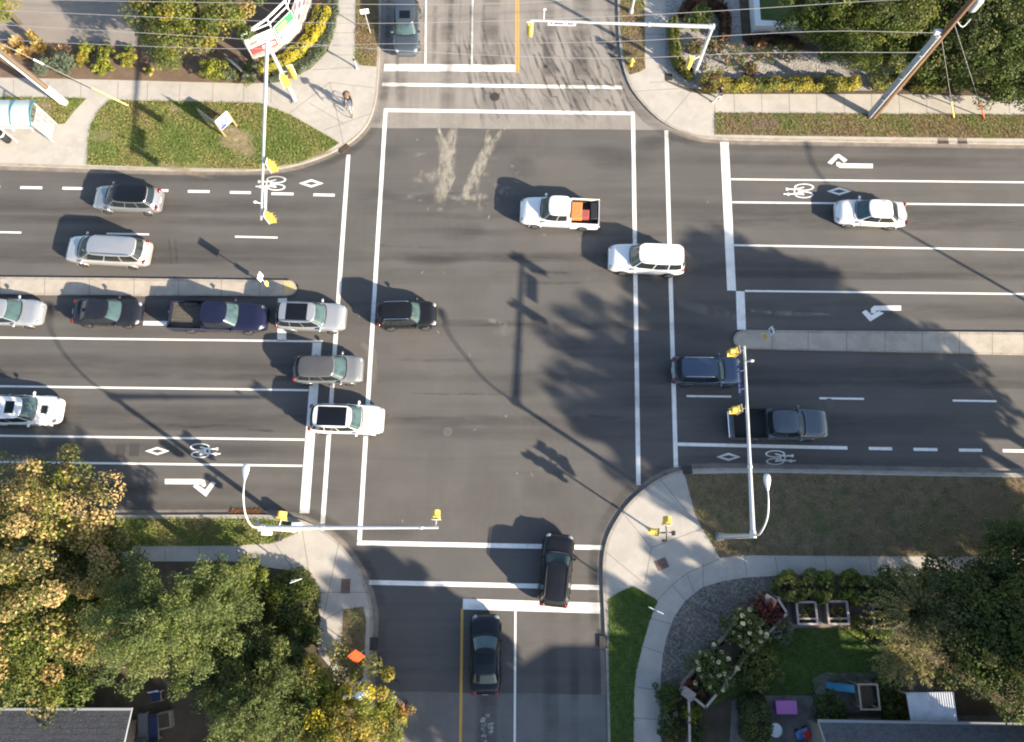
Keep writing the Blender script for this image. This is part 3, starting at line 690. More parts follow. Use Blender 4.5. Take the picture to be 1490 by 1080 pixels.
        for k in range(7): f.box(((x0+x1)/2, -.6+.2*k, zf+.006), (x0-x1-.2, .06, .02))
        f.build('bed_floor', bed or m_bedblack, root)
        t = MB(); t.box((x1+.035, 0, .82), (.07, Wd-.17, .64), bev=.025); t.build('tailgate', mpaint, root)
        g = MB(); g.box((x1-.05, 0, .5), (.16, Wd*.9, .16), bev=.04); g.build('rear_bumper', m_chrome, root)
        if step:
            g = MB(); g.box((x1-.17, .15, .62), (.16, .42, .05), rz=.3); g.build('bumper_step', m_plate, root)
    if hoodscoop:
        g = MB(); g.box((.33*L, 0, K['hood']+.03), (.42, .5, .03), bev=.01); g.build('bonnet_vent', m_trim, root)
    return root, L, hw

v = vehicle
v('parked_suv', 'dark blue suv waiting at the north stop line beside the kerb', 'suv', (591, 79), (593, -12), 'suv', P_steel, L=4.6, roof_mat=P_steel, sunroof=(.15, .75, .55))
v('hatchback', 'silver hatchback with a black roof driving beside the dashed bike lane', 'car', (138, 288), (233, 291), 'hatch', P_mid, roof_mat=P_black, cover=(-.93, .86, .9, m_sunroof))
v('minivan', 'pale silver minivan driving away just above the left traffic island', 'minivan', (99, 363), (216, 368), 'van', P_champ, roof_mat=P_silver, rails=m_chrome)
wp, wL, whw = v('pickup_truck', 'white pickup truck with orange cargo in its bed crossing the junction', 'pickup truck', (757, 308), (871, 312), 'pickup', P_white)
v('large_suv', 'white suv with a plain white roof driving over the right crosswalk lines', 'suv', (885, 376), (995, 380), 'bigsuv', P_white, rails=m_plate)
v('sedan', 'pearl white sedan with dark windscreen driving beside the right bicycle symbol', 'car', (1216, 308), (1319, 312), 'sedan', P_white)
v('sedan', 'silver sedan cut off by the left edge in the queue under the island', 'car', (62, 456), (-40, 452), 'sedan', P_silver, L=4.7)
v('sedan', 'black sedan queuing behind the navy pickup under the island', 'car', (206, 456), (106, 453), 'sedan', P_brown)
v('pickup_truck', 'navy crew cab pickup truck with an empty brown bed queuing at the left', 'pickup truck', (389, 464), (249, 459), 'pickup', P_navy, bed=m_bedliner, step=True)
v('suv', 'silver suv with dark sunroof waiting first in the left turn lane', 'suv', (503, 463), (402, 459), 'suv', P_silver, sunroof=(-.62, .66, .80), rails=m_chrome)
v('small_suv', 'small black suv with silver roof rails turning inside the junction', 'suv', (635, 458), (550, 459), 'suv', P_black, W=1.8, rails=m_chrome)
v('estate_car', 'grey car with a dark roof rolling over the left stop line', 'car', (528, 538), (427, 537), 'hatch', P_grey, roof_mat=P_roofg, W=1.86)
v('suv', 'white suv with black glass roof rolling over the left crosswalk line', 'suv', (558, 612), (450, 608), 'suv', P_white, sunroof=(-.8, .84, .84), rails=m_plate)
v('suv', 'white suv with bonnet vent and small sunroof cut off by the left edge', 'suv', (89, 598), (-20, 596), 'suv', P_white, L=4.8, sunroof=(.25, .75, .55), hoodscoop=True)
v('suv', 'slate blue suv in tree shade crossing the right crosswalk line', 'suv', (1077, 541), (978, 539), 'suv', P_blue, rails=m_chrome)
v('pickup_truck', 'dark grey blue pickup truck with black bed passing under the mast arm', 'pickup truck', (1202, 618), (1064, 617), 'pickup', P_steel, wind=m_wind)
v('suv', 'black suv turning across the bottom crosswalk lines', 'suv', (814, 777), (805, 883), 'suv', P_black, sunroof=None, rails=m_trim)
v('sedan', 'long black sedan waiting below the bottom stop line beside the yellow line', 'car', (707, 894), (706, 1011), 'sedan', P_dark, sunroof=(-.2, .75, .74))
# load in the white pickup's bed
Mw = Matrix.Translation(wp.location) @ Matrix.Rotation(wp.rotation_euler.z, 4, 'Z')
def bedpt(x, y, z): return Mw @ Vector((x, y, z))
def crate(name, label, cat, c, size, mat):
    p = bedpt(*c); g = MB(); g.box((0, 0, size[2]/2), size, bev=.03)
    for k in range(4): g.box((0, 0, size[2]*(.2+.2*k)), (size[0]+.02, size[1]+.02, .03))
    o = g.build(name, mat); o.location = p; o.rotation_euler.z = wp.rotation_euler.z; return tag(o, label, cat)
m_cargored = M('red_cargo', (.30, .07, .06), .7); 
crate('cargo_box', 'orange box in the bed of the white pickup truck', 'box', (-.215*wL, .0, .79), (.72, 1.25, .42), m_orange)
crate('cargo_box', 'small red box behind the orange box in the white pickup bed', 'box', (-.325*wL, .22, .79), (.5, .62, .40), m_cargored)
crate('cargo_box', 'dark toolbox by the tailgate in the white pickup bed', 'box', (-.43*wL, -.05, .79), (.42, 1.2, .36), m_trim)
# ================================================================ street furniture
m_galv = M('galvanised_steel', (.58, .59, .60), .42, .35, layers=((5, (.48, .49, .5), .45, .7, dict(amt=.6)),))
m_galvd = M('dull_steel', (.33, .34, .35), .5, .4, layers=((5, (.26, .27, .28), .45, .7),))
m_sigY = M('signal_yellow', (.70, .48, .085), .5, layers=((6, (.6, .39, .06), .45, .7, dict(amt=.6)),))
m_backp = M('backplate_pale', (.62, .6, .54), .6)
m_visin = M('visor_black', (.02, .02, .02), .7)
m_lr = M('signal_lens_red', (.20, .01, .01), .2); m_la = M('signal_lens_amber', (.25, .12, .01), .2); m_lg = M('signal_lens_green', (.01, .12, .05), .2)
m_blk = M('black_plastic', (.02, .02, .022), .6)
m_signW = M('sign_white', (.78, .78, .78), .45); m_signB = M('sign_blue', (.03, .06, .28), .45); m_signG = M('sign_green', (.05, .42, .12), .45)
m_signR = M('sign_red', (.55, .05, .05), .45); m_signYel = M('sign_yellow', (.68, .60, .16), .45); m_or = M('sign_orange', (.85, .10, .03), .5)
m_bronze = M('brown_iron', (.085, .055, .042), .75, layers=((9, (.05, .035, .028), .45, .7),))
m_castiron = M('cast_iron', (.035, .033, .032), .7, layers=((9, (.06, .055, .05), .45, .7),))
m_wood = M('weathered_pole_wood', (.17, .095, .052), .85, layers=((3, (.11, .06, .034), .42, .66, dict(stretch=(1, 1, .08))), (14, (.24, .145, .08), .5, .75, dict(stretch=(1, 1, .05), amt=.7))), bump=(18, .01))
m_wood2 = M('grey_brown_pole_wood', (.13, .095, .07), .85, layers=((3, (.09, .066, .05), .42, .66, dict(stretch=(1, 1, .08))), (14, (.18, .14, .105), .5, .75, dict(stretch=(1, 1, .05), amt=.7))), bump=(18, .01))
m_conduit = M('grey_conduit', (.42, .45, .48), .5, layers=((3, (.34, .37, .4), .45, .7),))
m_wirem = M('overhead_cable', (.30, .30, .31), .5, .3)

def signal_head(par, pos, face, nm='traffic_signal'):
    """three-light head; local +x is the way it faces. pos relative to the parent"""
    T = Matrix.Translation(Vector(pos)) @ Matrix.Rotation(atan2(face[1], face[0]), 4, 'Z')
    b = MB(); b.box((.10, 0, 0), (.20, .34, 1.02), bev=.03); b.v = [T @ p for p in b.v]
    hd = b.build(nm, m_sigY, par)
    p = MB(); p.box((-.012, 0, 0), (.02, .44, 1.14)); p.v = [T @ q for q in p.v]; p.build('backplate', m_sigY if nm == 'bare' else m_backp, hd)
    for z, ml in ((.34, m_lr), (0, m_la), (-.34, m_lg)):
        l = MB(); l.lathe([(0.0, .012), (.10, .010), (.145, 0)], (.205, 0, z), 16, axis=(1, 0, 0)); l.v = [T @ q for q in l.v]; l.build('lens', ml, hd)
        vz = MB(); rows = []
        for x, r in ((.20, .165), (.34, .165), (.50, .160)):
            a0 = 250 if x < .3 else (225 if x < .45 else 190)
            rows.append([Vector((x, r*sin(R(-a0/2+a0*i/14)), z+r*cos(R(-a0/2+a0*i/14)))) for i in range(15)])
        vz.grid(rows); vz.v = [T @ q for q in vz.v]; vz.build('visor', m_sigY, hd)
def curve_pts(P, n=10):
    """smooth curve through control points (Catmull-Rom)"""
    P = [Vector(p) for p in P]; P = [P[0]*2-P[1]]+P+[P[-1]*2-P[-2]]; out = []
    for i in range(1, len(P)-2):
        for k in range(n):
            t = k/n; a, b, c, d = P[i-1:i+3]
            out.append(.5*((2*b)+(c-a)*t+(2*a-5*b+4*c-d)*t*t+(3*b-a-3*c+d)*t**3))
    out.append(P[-2]); return out
def signal_pole(label, base, hgt, tip, tipz, heads, lamp=None, sign=None, cams=(), extras=None):
    b = G(*base, KZ+.01); root = thing('signal_pole', label, 'traffic signal', b)
    tp = G(*tip, tipz)-b; top = Vector((0, 0, hgt))
    m = MB(); m.box((0, 0, .03), (.5, .5, .06), bev=.02); 
    for k in range(4): m.lathe([(0, .14), (.03, .14), (.03, .06)], (.18*(1 if k % 2 else -1), .18*(1 if k > 1 else -1), 0), 8)
    m.build('base_plate', m_galvd, root)
    m = MB(); m.tube([(0, 0, .05), (0, 0, hgt*.5), (0, 0, hgt+.12)], [.17, .145, .12], 14); m.lathe([(.13, 0), (.13, .05), (0, .08)], (0, 0, hgt+.12), 14); m.build('pole', m_galv, root)
    d = (tp-top); dl = d.length; dn = d.normalized()
    m = MB(); m.tube([top-dn*.12, top+dn*.25], [.19, .17], 12); m.tube([top+dn*dl*k for k in (0.02, .25, .5, .75, 1)], [.135, .115, .095, .08, .065], 12)
    m.tube([top+dn*dl*.34, top+dn*(dl*.34+.18)], [.15, .14], 12); ma = m.build('mast_arm', m_galv, root)
    for px, z, f in heads:
        p = G(*px, z)-b; signal_head(root, p, f)
        # bracket to the nearest point of arm or pole
        t = max(0, min(dl, (p-top).dot(dn))); q1 = top+dn*t; q2 = Vector((0, 0, min(p.z, hgt)))
        q = q1 if (q1-p).length < (q2-p).length else q2
        m = MB(); m.tube([p, q], .035, 8); m.build('signal_bracket', m_galv, root)
    if lamp:
        e = G(*lamp[0], lamp[1])-b; h = Vector((e.x, e.y, 0)); hn = h.normalized()
        ctrl = [(0, 0, hgt+.05), Vector((0, 0, 0))+h*.05+Vector((0, 0, hgt+(e.z-hgt)*.32)), h*.3+Vector((0, 0, hgt+(e.z-hgt)*.78)), h*.62+Vector((0, 0, e.z-.08)), h+Vector((0, 0, e.z))]
        if lamp[2] is not None: ctrl = [(0, 0, hgt+.05)]+[G(*c[0], c[1])-b for c in lamp[2]]+[e]
        pts = curve_pts(ctrl, 8); m = MB(); m.tube(pts, [.06-.02*i/len(pts) for i in range(len(pts))], 8); la = m.build('lamp_arm', m_galv, root)
        dn2 = (pts[-1]-pts[-3]).normalized(); m = MB()
        for k, (tt, wv, hv) in enumerate(((-.1, .06, .05), (.15, .13, .08), (.45, .2, .11), (.7, .19, .10), (.82, .08, .05))):
            pass
        sx = Vector((dn2.y, -dn2.x, 0)).normalized(); rows = []
        for tt, wv, hv in ((-.1, .03, .03), (.0, .07, .06), (.2, .14, .09), (.45, .2, .12), (.65, .19, .11), (.77, .11, .06), (.79, .01, .01)):
            rows.append([e+dn2*tt+sx*wv*cos(2*pi*i/12)+Vector((0, 0, hv*sin(2*pi*i/12))) for i in range(13)])
        m.grid(rows, flip=True); m.build('lamp_head', m_galv, root)
    if sign:
        (p0, p1, z, mat1, mat2, ht) = sign
        a, c = G(*p0, z)-b, G(*p1, z)-b; mid = (a+c)/2; L = (c-a).length; ang = atan2((c-a).y, (c-a).x)
        m = MB(); m.box(mid, (L, .03, ht), rz=ang, bev=.01); sg = m.build('street_sign', mat1, root)
        m = MB(); nrm = Vector((sin(ang), -cos(ang), 0)); rr = random.Random(3)
        x = -L*.40
        while x < L*.40:
            wd = rr.uniform(.05, .12)
            if rr.random() > .15:
                for sdd in (1, -1): m.box(mid+Vector((cos(ang), sin(ang), 0))*(x+wd/2)+nrm*(sdd*.018), (wd*.78, .006, ht*.5), rz=ang)
            x += wd
        m.build('sign_lettering', mat2, sg)
        for k in (-.3, .3): m = MB(); pp = mid+Vector((cos(ang), sin(ang), 0))*(L*k); t = (pp-top).dot(dn); m.tube([pp, top+dn*t], .02, 6); m.build('sign_bracket', m_galv, root)
    for px, z in cams:
        p = G(*px, z)-b; t = (p-top).dot(dn); q = top+dn*t
        m = MB(); m.tube([q, p], .03, 8); m.ell(p, (.13, .09, .09), 10, 6); m.build('detector', m_backp, root)
    if extras:
        for nm, px, z, size, mat in extras:
            p = G(*px, z)-b; m = MB(); m.box(p, size, bev=.03); m.tube([p, Vector((0, 0, p.z))], .03, 6); m.build(nm, mat, root)
    return root
signal_pole('steel mast arm signal pole beside the entrance sign, two signals facing the junction', (430, 147), 6.0, (380, 320), 6.1,
            [((392, 241), 5.75, (1, -.12)), ((389, 316), 5.8, (1, -.12)), ((424, 103), 3.3, (.3, -1)), ((411, 118), 3.0, (1, 0))],
            sign=((387, 272), (386, 304), 5.9, m_signW, m_signB, .38), cams=(((371, 294), 6.35),))
signal_pole('steel mast arm signal pole rising from the yellow hedge over the north road', (1008, 113), 5.15, (772, 30), 5.35,
            [((771, 41), 4.95, (0, -1)), ((1004, 89), 2.5, (-.35, -1))], sign=((797, 34), (838, 35), 5.05, m_signW, m_signB, .36), cams=(((792, 14), 5.9),))
signal_pole('steel mast arm signal pole on the small verge, curved street lamp, arm over bottom crosswalk', (430, 771), 6.1, (638, 768), 6.2,
            [((635, 756), 5.85, (0, 1)), ((409, 757), 3.4, (.1, 1))], lamp=((356, 697), 8.6, [((366, 765), 7.0), ((357, 748), 7.9), ((354, 722), 8.5)]), cams=(((613, 768), 6.5),),
            extras=[('control_box', (388, 775), 3.9, (.42, .3, .7), m_signW), ('walk_signal', (405, 783), 2.6, (.3, .34, .5), m_blk), ('walk_signal', (374, 760), 5.3, (.2, .2, .4), m_galvd), ('control_cabinet', (432, 764), .7, (.4, .3, 1.0), m_signW)])
signal_pole('steel mast arm signal pole on dry grass, its arm reaching over the right road', (1047, 781), 6.1, (1083, 504), 6.2,
            [((1072, 512), 5.8, (-1, -.1)), ((1075, 596), 5.75, (-1, -.1))], lamp=((1117, 712), 8.65, [((1106, 776), 7.2), ((1116, 755), 8.0), ((1118, 732), 8.5)]),
            sign=((1074, 532), (1077, 576), 5.75, m_signB, m_signW, .42), cams=(((1094, 525), 6.5),))
# pedestal signal on the corner
b = G(954, 776, KZ+.01); root = thing('signal_post', 'short black signal post with yellow signals standing on the sunlit corner pavement', 'traffic signal', b)
m = MB(); m.lathe([(.17, 0), (.17, .05), (.1, .2), (.055, .3), (.055, 3.3), (.07, 3.32), (0, 3.4)], (0, 0, 0), 14); m.build('post', m_galvd, root)
m = MB(); m.tube([(-.45, 0, 3.0), (.5, 0, 3.0)], .035, 8); m.tube([(0, -.5, 3.05), (0, .5, 3.05)], .035, 8); m.build('cross_arm', m_blk, root)
signal_head(root, (-.50, .02, 3.0), (-1, .15)); signal_head(root, (.05, .42, 3.0), (.1, 1))
for x, y in ((.48, -.03), (-.04, -.46)):
    m = MB(); m.box((x, y, 2.75), (.28, .16, .42) if abs(x) < .2 else (.16, .28, .42), bev=.03); m.build('walk_signal', m_blk, root)
m = MB(); m.box((.08, 0, 1.1), (.1, .1, .2), bev=.02); m.build('push_button', m_sigY, root)

# utility poles
def pole_pts(base, top, z): 
    a = G(*base, KZ); t = G(*top, z); return a, t
a, t = pole_pts((1270, 170), (1397, 21), 10.0); root = thing('utility_pole', 'tall brown wooden utility pole with a wide grey conduit up one side', 'utility pole', a)
up = (t-a).normalized(); PT = lambda z: up*(z-KZ)/up.z
m = MB(); m.tube([PT(KZ-.1), PT(5), PT(10), PT(14)], [.25, .215, .18, .15], 14); m.build('pole', m_wood, root)
m = MB()
for k, (dx, dy) in enumerate(((-.30, .05), (-.25, -.10), (-.34, .19))): m.tube([PT(.2)+Vector((dx, dy, 0)), PT(8.4)+Vector((dx*.85, dy*.85, 0))], .085, 8)
m.box(PT(4.3)+Vector((-.235, .04, 0)), (.06, .3, 8.2)); m.build('conduit', m_conduit, root)
m = MB()
for z in (2.2, 4.4, 6.6, 8.3): m = MB(); m.box(PT(z)+Vector((-.22, .05, 0)), (.42, .42, .07)); m.build('conduit_strap', m_galvd, root)
m = MB(); m.box(PT(8.45)+Vector((-.35, .1, 0)), (.5, .3, .28), bev=.04); m.build('cable_terminal', m_conduit, root)
m = MB(); m.box(PT(12.8)+Vector((0, -.2, 0)), (.1, 2.6, .12)); m.build('cross_arm', m_wood, root)
m = MB()
for k in (-1.3, -.5, .5, 1.1): m.lathe([(.03, 0), (.06, .06), (.04, .1), (.06, .14), (.02, .2)], PT(12.86)+Vector((0, k-.2, 0)), 8)
m.build('insulator', m_backp, root)
m = MB(); m.lathe([(0, 0), (.24, .02), (.27, .1), (.27, .75), (.2, .85), (0, .88)], PT(10.3)+Vector((.45, .05, 0)), 14); m.build('transformer', m_conduit, root)
m = MB(); m.tube(curve_pts([PT(9.6), PT(9.6)+Vector((.5, -.3, -.25)), PT(9.6)+Vector((.95, .1, -.1))], 6), .035, 6); m.build('cable_loop', m_conduit, root)
for px, z0, mg, gm in (((1388, 171), 8.2, m_signYel, 'guy_guard'), ((1432, 171), 9.4, m_or, 'guy_guard')):
    e = G(*px, KZ)-a; m = MB(); m.tube([PT(z0), e], .014, 5); gw = m.build('guy_wire', m_wirem, root)
    q = e+(PT(z0)-e).normalized()*2.2; m = MB(); m.tube([e, q], .045, 8); m.build(gm, mg, gw)
NEP = lambda z: a+PT(z)
a2 = G(95, 150, KZ); t2 = G(2, 76, 5.6); up2 = (t2-a2).normalized(); root = thing('utility_pole', 'leaning brown utility pole with white painted foot behind the bus shelter', 'utility pole', a2)
PQ = lambda z: up2*(z-KZ)/up2.z
m = MB(); m.tube([PQ(KZ-.1), PQ(5), PQ(11)], [.20, .175, .15], 14); m.build('pole', m_wood2, root)
m = MB(); m.tube([PQ(KZ), PQ(1.9)], [.235, .225], 14); m.build('painted_foot', m_signW, root)
m = MB(); m.tube([PQ(.3)+Vector((-.17, -.17, 0)), PQ(9)+Vector((-.13, -.13, 0))], .06, 8); m.build('conduit', m_signW, root)
m = MB(); m.box(PQ(10), (.1, 2.4, .12), rz=.3); m.build('cross_arm', m_wood, root)
e = G(187, 154, KZ)-a2; m = MB(); m.tube([PQ(7.6), e], .015, 5); gw = m.build('guy_wire', m_wirem, root)
dq = (PQ(7.6)-e).normalized(); m = MB(); m.tube([e, e+dq*2.5], .05, 8); m.build('guy_guard', m_signYel, gw)
m = MB(); q = e+dq*(.62*(PQ(7.6)-e).length); m.tube([q-dq*.3, q+dq*.3], .06, 8); m.build('insulator', m_signW, gw)
# overhead wires: real spans between the two poles
def wire(label, pts, r=.016):
    P = curve_pts(pts, 10); m = MB(); o0 = P[0]; m.tube(P, r, 5); o = m.build('overhead_wire', m_wirem, None, o0); return tag(o, label, 'overhead wire')
wire('overhead wire crossing the top, passing just behind the mast arm over the north road', [G(-90, 12, 8.4), G(0, 15, 8.4), G(280, 27, 8.1), G(560, 34, 8.0), G(933, 22, 8.6), G(1297, 0, 9.6), NEP(11.3)])
wire('overhead wire running from the top of the grey conduit to the leaning pole', [a2+PQ(7.2), G(0, 57.5, 7.3), G(200, 67, 7.0), G(376, 71, 6.9), G(549, 64, 7.0), G(880, 61, 7.6), G(1180, 46, 8.2), NEP(8.5)+Vector((-.3, 0, 0))])
wire('overhead wire fixed halfway up the conduit, sagging over the shrub bed', [a2+PQ(8.2), G(0, 36, 8.3), G(338, 56, 7.4), G(620, 76, 6.8), G(880, 85, 6.5), G(1109, 77, 6.6), NEP(6.8)+Vector((-.3, 0, 0))])
wire('faint overhead wire along the very top edge above the parking area', [G(-90, -3, 9.4), G(188, 2, 9.2), G(560, 6.5, 9.0), G(760, 4, 9.1), G(1000, -12, 9.8), NEP(12.9)+Vector((0, -.7, 0))], .016)

# bus shelter
b = G(20, 200, KZ+.01); root = thing('bus_shelter', 'bus shelter with a curved pale teal roof and glass end panel', 'bus shelter', b)
m_teal = M('teal_roof_panel', (.50, .60, .58), .4, layers=((2, (.56, .65, .63), .42, .62),)); m_tealrib = M('teal_frame', (.05, .16, .19), .4)
m_clear, _nt, _b = newmat('clear_panel'); _b.inputs['Base Color'].default_value = (.75, .8, .8, 1); _b.inputs['Alpha'].default_value = .10; _b.inputs['Roughness'].default_value = .08
xr, yf = G(78, 207, KZ).x-b.x, G(78, 207, KZ).y-b.y; yb = G(80, 181, KZ).y-b.y; xl = xr-5.2; zr_ = 2.35
rows = []
for i in range(13):
    tt = i/12; y = yf-.25+(yb-yf+.5)*tt; z = zr_+.42*sin(pi*(.08+.84*tt))
    rows.append([Vector((x, y, z)) for x in (xl-.15, xr+.1)])
m = MB(); m.grid(rows, flip=True, smooth=True); rf = m.build('roof', m_teal, root)
for k in range(5):
    x = xl-.15+(xr-xl+.25)*k/4; m = MB(); m.tube([Vector((x, r[0].y, r[0].z+.015)) for r in rows], .05, 6); m.build('roof_rib', m_tealrib, rf)
for x in (xl, (xl+xr)/2, xr):
    for y in (yf, yb): m = MB(); m.box((x, y, zr_/2+.03), (.08, .08, zr_+.06)); m.build('post', m_galv, root)
for x in (xl, xr):
    m = MB(); m.box((x, (yf+yb)/2, 1.2), (.015, yb-yf-.1, 1.8)); g = m.build('end_panel', m_clear, root)
    m = MB()
    for z in (.3, .9, 1.5, 2.1): m.box((x, (yf+yb)/2, z), (.05, yb-yf-.08, .05))
    for k in (.25, .5, .75): m.box((x, yf+(yb-yf)*k, 1.2), (.045, .04, 1.8))
    m.build('panel_frame', m_galv, g)
m = MB(); m.box(((xl+xr)/2, yb, 1.2), (xr-xl-.1, .015, 1.8)); m.build('back_panel', m_clear, root)
m = MB(); m.box(((xl+xr)/2-.4, yb-.45, .45), (3.2, .4, .06), bev=.02)
for k in (-1.4, 0, 1.4): m.box(((xl+xr)/2-.4+k, yb-.45, .21), (.06, .3, .42))
m.build('bench', m_galv, root)
p = G(12, 205, KZ); root = thing('litter_bin', 'dark litter bin with pale rim in front of the bus shelter', 'bin', p)
m = MB(); m.lathe([(0, 0), (.24, 0), (.27, .8), (.24, .86), (0, .9)], (0, 0, 0), 14); m.build('bin_body', m_blk, root)
m = MB(); m.lathe([(.27, .78), (.29, .8), (.29, .84), (.25, .87)], (0, 0, 0), 14); m.build('rim', m_signW, root)

# monument sign at the corner
base = [(371, 92), (413, 74), (441, 46), (454, 8), (452, -40)]
W0 = [G(*q, KZ) for q in base]; b = W0[1]; root = thing('monument_sign', 'curved monument sign with three coloured panels above the yellow hedge', 'sign', b)
back = offset(W0, .55); m_trussw = M('white_steel', (.72, .72, .74), .4)
m = MB(); m.prism([p-b for p in W0]+[p-b for p in reversed(back)], 0, .55); m.build('plinth', M('pale_stone_plinth', (.42, .39, .34), .8, layers=((4, (.33, .3, .27), .42, .64),)), root)
bk2 = offset(W0, .25); pansz = (.6, 2.0)
m_pgrey = M('sign_panel_mauve', (.45, .40, .43), .5, layers=((3, (.28, .25, .28), .4, .9, dict(kind='cells')),))
def quadp(m, p, q, z0, z1, off, u0=0., u1=1., v0=0., v1=1., mi=0):
    n = Vector(((q-p).y, -(q-p).x, 0)).normalized()*off
    A = p+(q-p)*u0+n; B = p+(q-p)*u1+n; za, zb_ = z0+(z1-z0)*v0, z0+(z1-z0)*v1
    th = n.normalized()*.012
    vsq = [Vector((A.x, A.y, za)), Vector((B.x, B.y, za)), Vector((B.x, B.y, zb_)), Vector((A.x, A.y, zb_))]
    m.add(vsq+[x-th for x in vsq], [(0, 1, 2, 3), (7, 6, 5, 4), (0, 4, 5, 1), (1, 5, 6, 2), (2, 6, 7, 3), (3, 7, 4, 0)], mi)
rr = random.Random(9)
for i in range(4):
    p, q = bk2[i]-b, bk2[i+1]-b
    d = (q-p).normalized(); p = p+d*.05; q = q-d*.05
    m = MB(); quadp(m, p, q, .5, 2.1, .02); pn = m.build('sign_panel', m_signW if i < 2 else m_pgrey, root)
    if i == 0:
        m = MB(); quadp(m, p, q, .5, 2.1, .035, .02, .98, .03, .42); m.build('red_band', m_signR, pn)
        m = MB(); x = .46
        while x < .92:
            wdt = rr.uniform(.025, .05); quadp(m, p, q, .5, 2.1, .05, x, x+wdt*.75, .12, .32); x += wdt
        for k in range(6): quadp(m, p, q, .5, 2.1, .05, .1+.05*k, .135+.05*k, .55, .75, 1)
        m.build('sign_lettering', [m_signW, m_signR], pn)
    if i == 1:
        m = MB(); quadp(m, p, q, .5, 2.1, .034, .03, .97, .52, .97); m.build('green_band', m_signG, pn)
        m = MB(); quadp(m, p, q, .5, 2.1, .048, .12, .6, .62, .84); m.build('yellow_mark', m_signYel, pn)
        m = MB(); quadp(m, p, q, .5, 2.1, .048, .08, .2, .12, .34); m.build('blue_mark', M('logo_blue', (.05, .28, .6), .4), pn)
    if i == 2:
        m = MB()
        for a_ in range(3):
            for c_ in range(3): quadp(m, p, q, .5, 2.1, .036, .08+.3*a_, .32+.3*a_, .1+.3*c_, .33+.3*c_, (a_+c_) % 2)
        m.build('picture_tile', [M('tile_dark', (.14, .12, .15), .5), M('tile_light', (.6, .58, .6), .5)], pn)
m = MB(); top_ = [Vector((p.x-b.x, p.y-b.y, 2.75 if 0 < i < 4 else 2.2)) for i, p in enumerate(back)]
m.tube(top_, .09, 6)
for p in top_: m.tube([Vector((p.x, p.y, .5)), p], .06, 6)
m.tube([Vector((p.x, p.y, 2.25)) for p in top_], .05, 6); m.build('truss', m_trussw, root)
# white board beside it
p = G(352, 102, KZ); root = thing('notice_board', 'narrow pale board leaning beside the left end of the monument sign', 'sign', p, R(-42))
m = MB(); T = Matrix.Rotation(R(28), 4, 'X'); m.box((0, 0, .75), (1.7, .06, .62), mat=None, bev=.02); m.v = [Matrix.Translation((0, 0, .3)) @ T @ Vector((q.x, q.y, q.z-.3)) for q in m.v]; m.build('panel', M('board_grey_white', (.55, .53, .5), .5, layers=((2, (.4, .38, .36), .4, .65),)), root)
m = MB(); m.box((-.6, .12, .3), (.07, .07, .6)); m.build('leg', m_galvd, root); m = MB(); m.box((.6, .12, .3), (.07, .07, .6)); m.build('leg', m_galvd, root)

# lawn sign: two panels in a V
b = G(328, 199, KZ); root = thing('lawn_sign', 'white and blue V shaped sign board on wooden posts in the lawn', 'sign', b)
pA, pB, pC = G(328, 199, KZ)-b, G(344.5, 184, KZ)-b, G(303, 180, KZ)-b
for nm, p, q, face in (('front_panel', pA, pB, 1), ('side_panel', pC, pA, 1)):
    m = MB(); quadp(m, p, q, .75, 1.85, .03); quadp(m, p, q, .75, 1.85, .012); pn = m.build(nm, m_signW if nm == 'front_panel' else m_galvd, root)
    m = MB()
    if nm == 'front_panel':
        quadp(m, p, q, .75, 1.85, .040, .2, .8, .28, .66, 1); quadp(m, p, q, .75, 1.85, .045, .05, .5, .05, .26, 0); quadp(m, p, q, .75, 1.85, .045, .3, .95, .84, .96, 0)
        for rw, (v0, v1) in enumerate(((.30, .44), (.50, .64))):
            x = .1
            while x < .85:
                wdt = rr.uniform(.03, .08); quadp(m, p, q, .75, 1.85, .045, x, x+wdt*.8, v0, v1, 0); x += wdt+(.04 if rr.random() < .2 else 0)
        m.build('sign_lettering', [m_signB, M('sign_light_grey', (.36, .40, .52), .5)], pn)
m_post = M('timber_post', (.34, .24, .12), .8)
for p in (pA, pB, pC):
    m = MB(); m.box(p+Vector((0, 0, .8)), (.1, .1, 1.6)); m.build('post', m_post, root)

# small posts, signs and hydrant
def post_sign(name, label, cat, base, hgt, panel, mat, face, zc, size, mark=None, postm=None, group=None):
    b = G(*base, KZ if panel != 'm' else .15); root = thing(name, label, cat, b)
    m = MB(); m.tube([(0, 0, 0), (0, 0, hgt)], .035, 8); m.build('post', postm or m_galv, root)
    T = Matrix.Translation((0, 0, zc)) @ Matrix.Rotation(face, 4, 'Z'); m = MB(); m.box((0, -.05, 0), (size[0], .02, size[1]), bev=.008); m.v = [T @ q for q in m.v]; pn = m.build('sign_panel', mat, root)
    if mark:
        m = MB(); 
        for (x0, z0, x1, z1) in mark[1]: m.box(((x0+x1)/2, -.064, (z0+z1)/2), (x1-x0, .006, z1-z0))
        m.v = [T @ q for q in m.v]; m.build('sign_marking', mark[0], pn)
    return root
r_ = post_sign('island_sign', 'white sign over a yellow marker post at the end of the left island', 'sign', (394, 420), 2.5, 'm', m_signW, R(75), 2.15, (.5, .72), (m_blk, [(-.05, -.25, .02, .1), (-.15, .12, .15, .2)]))
m = MB(); m.box((0, -.05, .95), (.3, .02, .5)); m.v = [Matrix.Rotation(R(75), 4, 'Z') @ q for q in m.v]; m.build('hazard_marker', m_signYel, r_)
r_ = post_sign('island_sign', 'white and blue sign over amber marker post near the tip of the right island', 'sign', (1108, 494), 2.3, 'm', m_signW, R(-75), 2.0, (.48, .66), (m_signB, [(-.15, -.2, .15, .05)]))
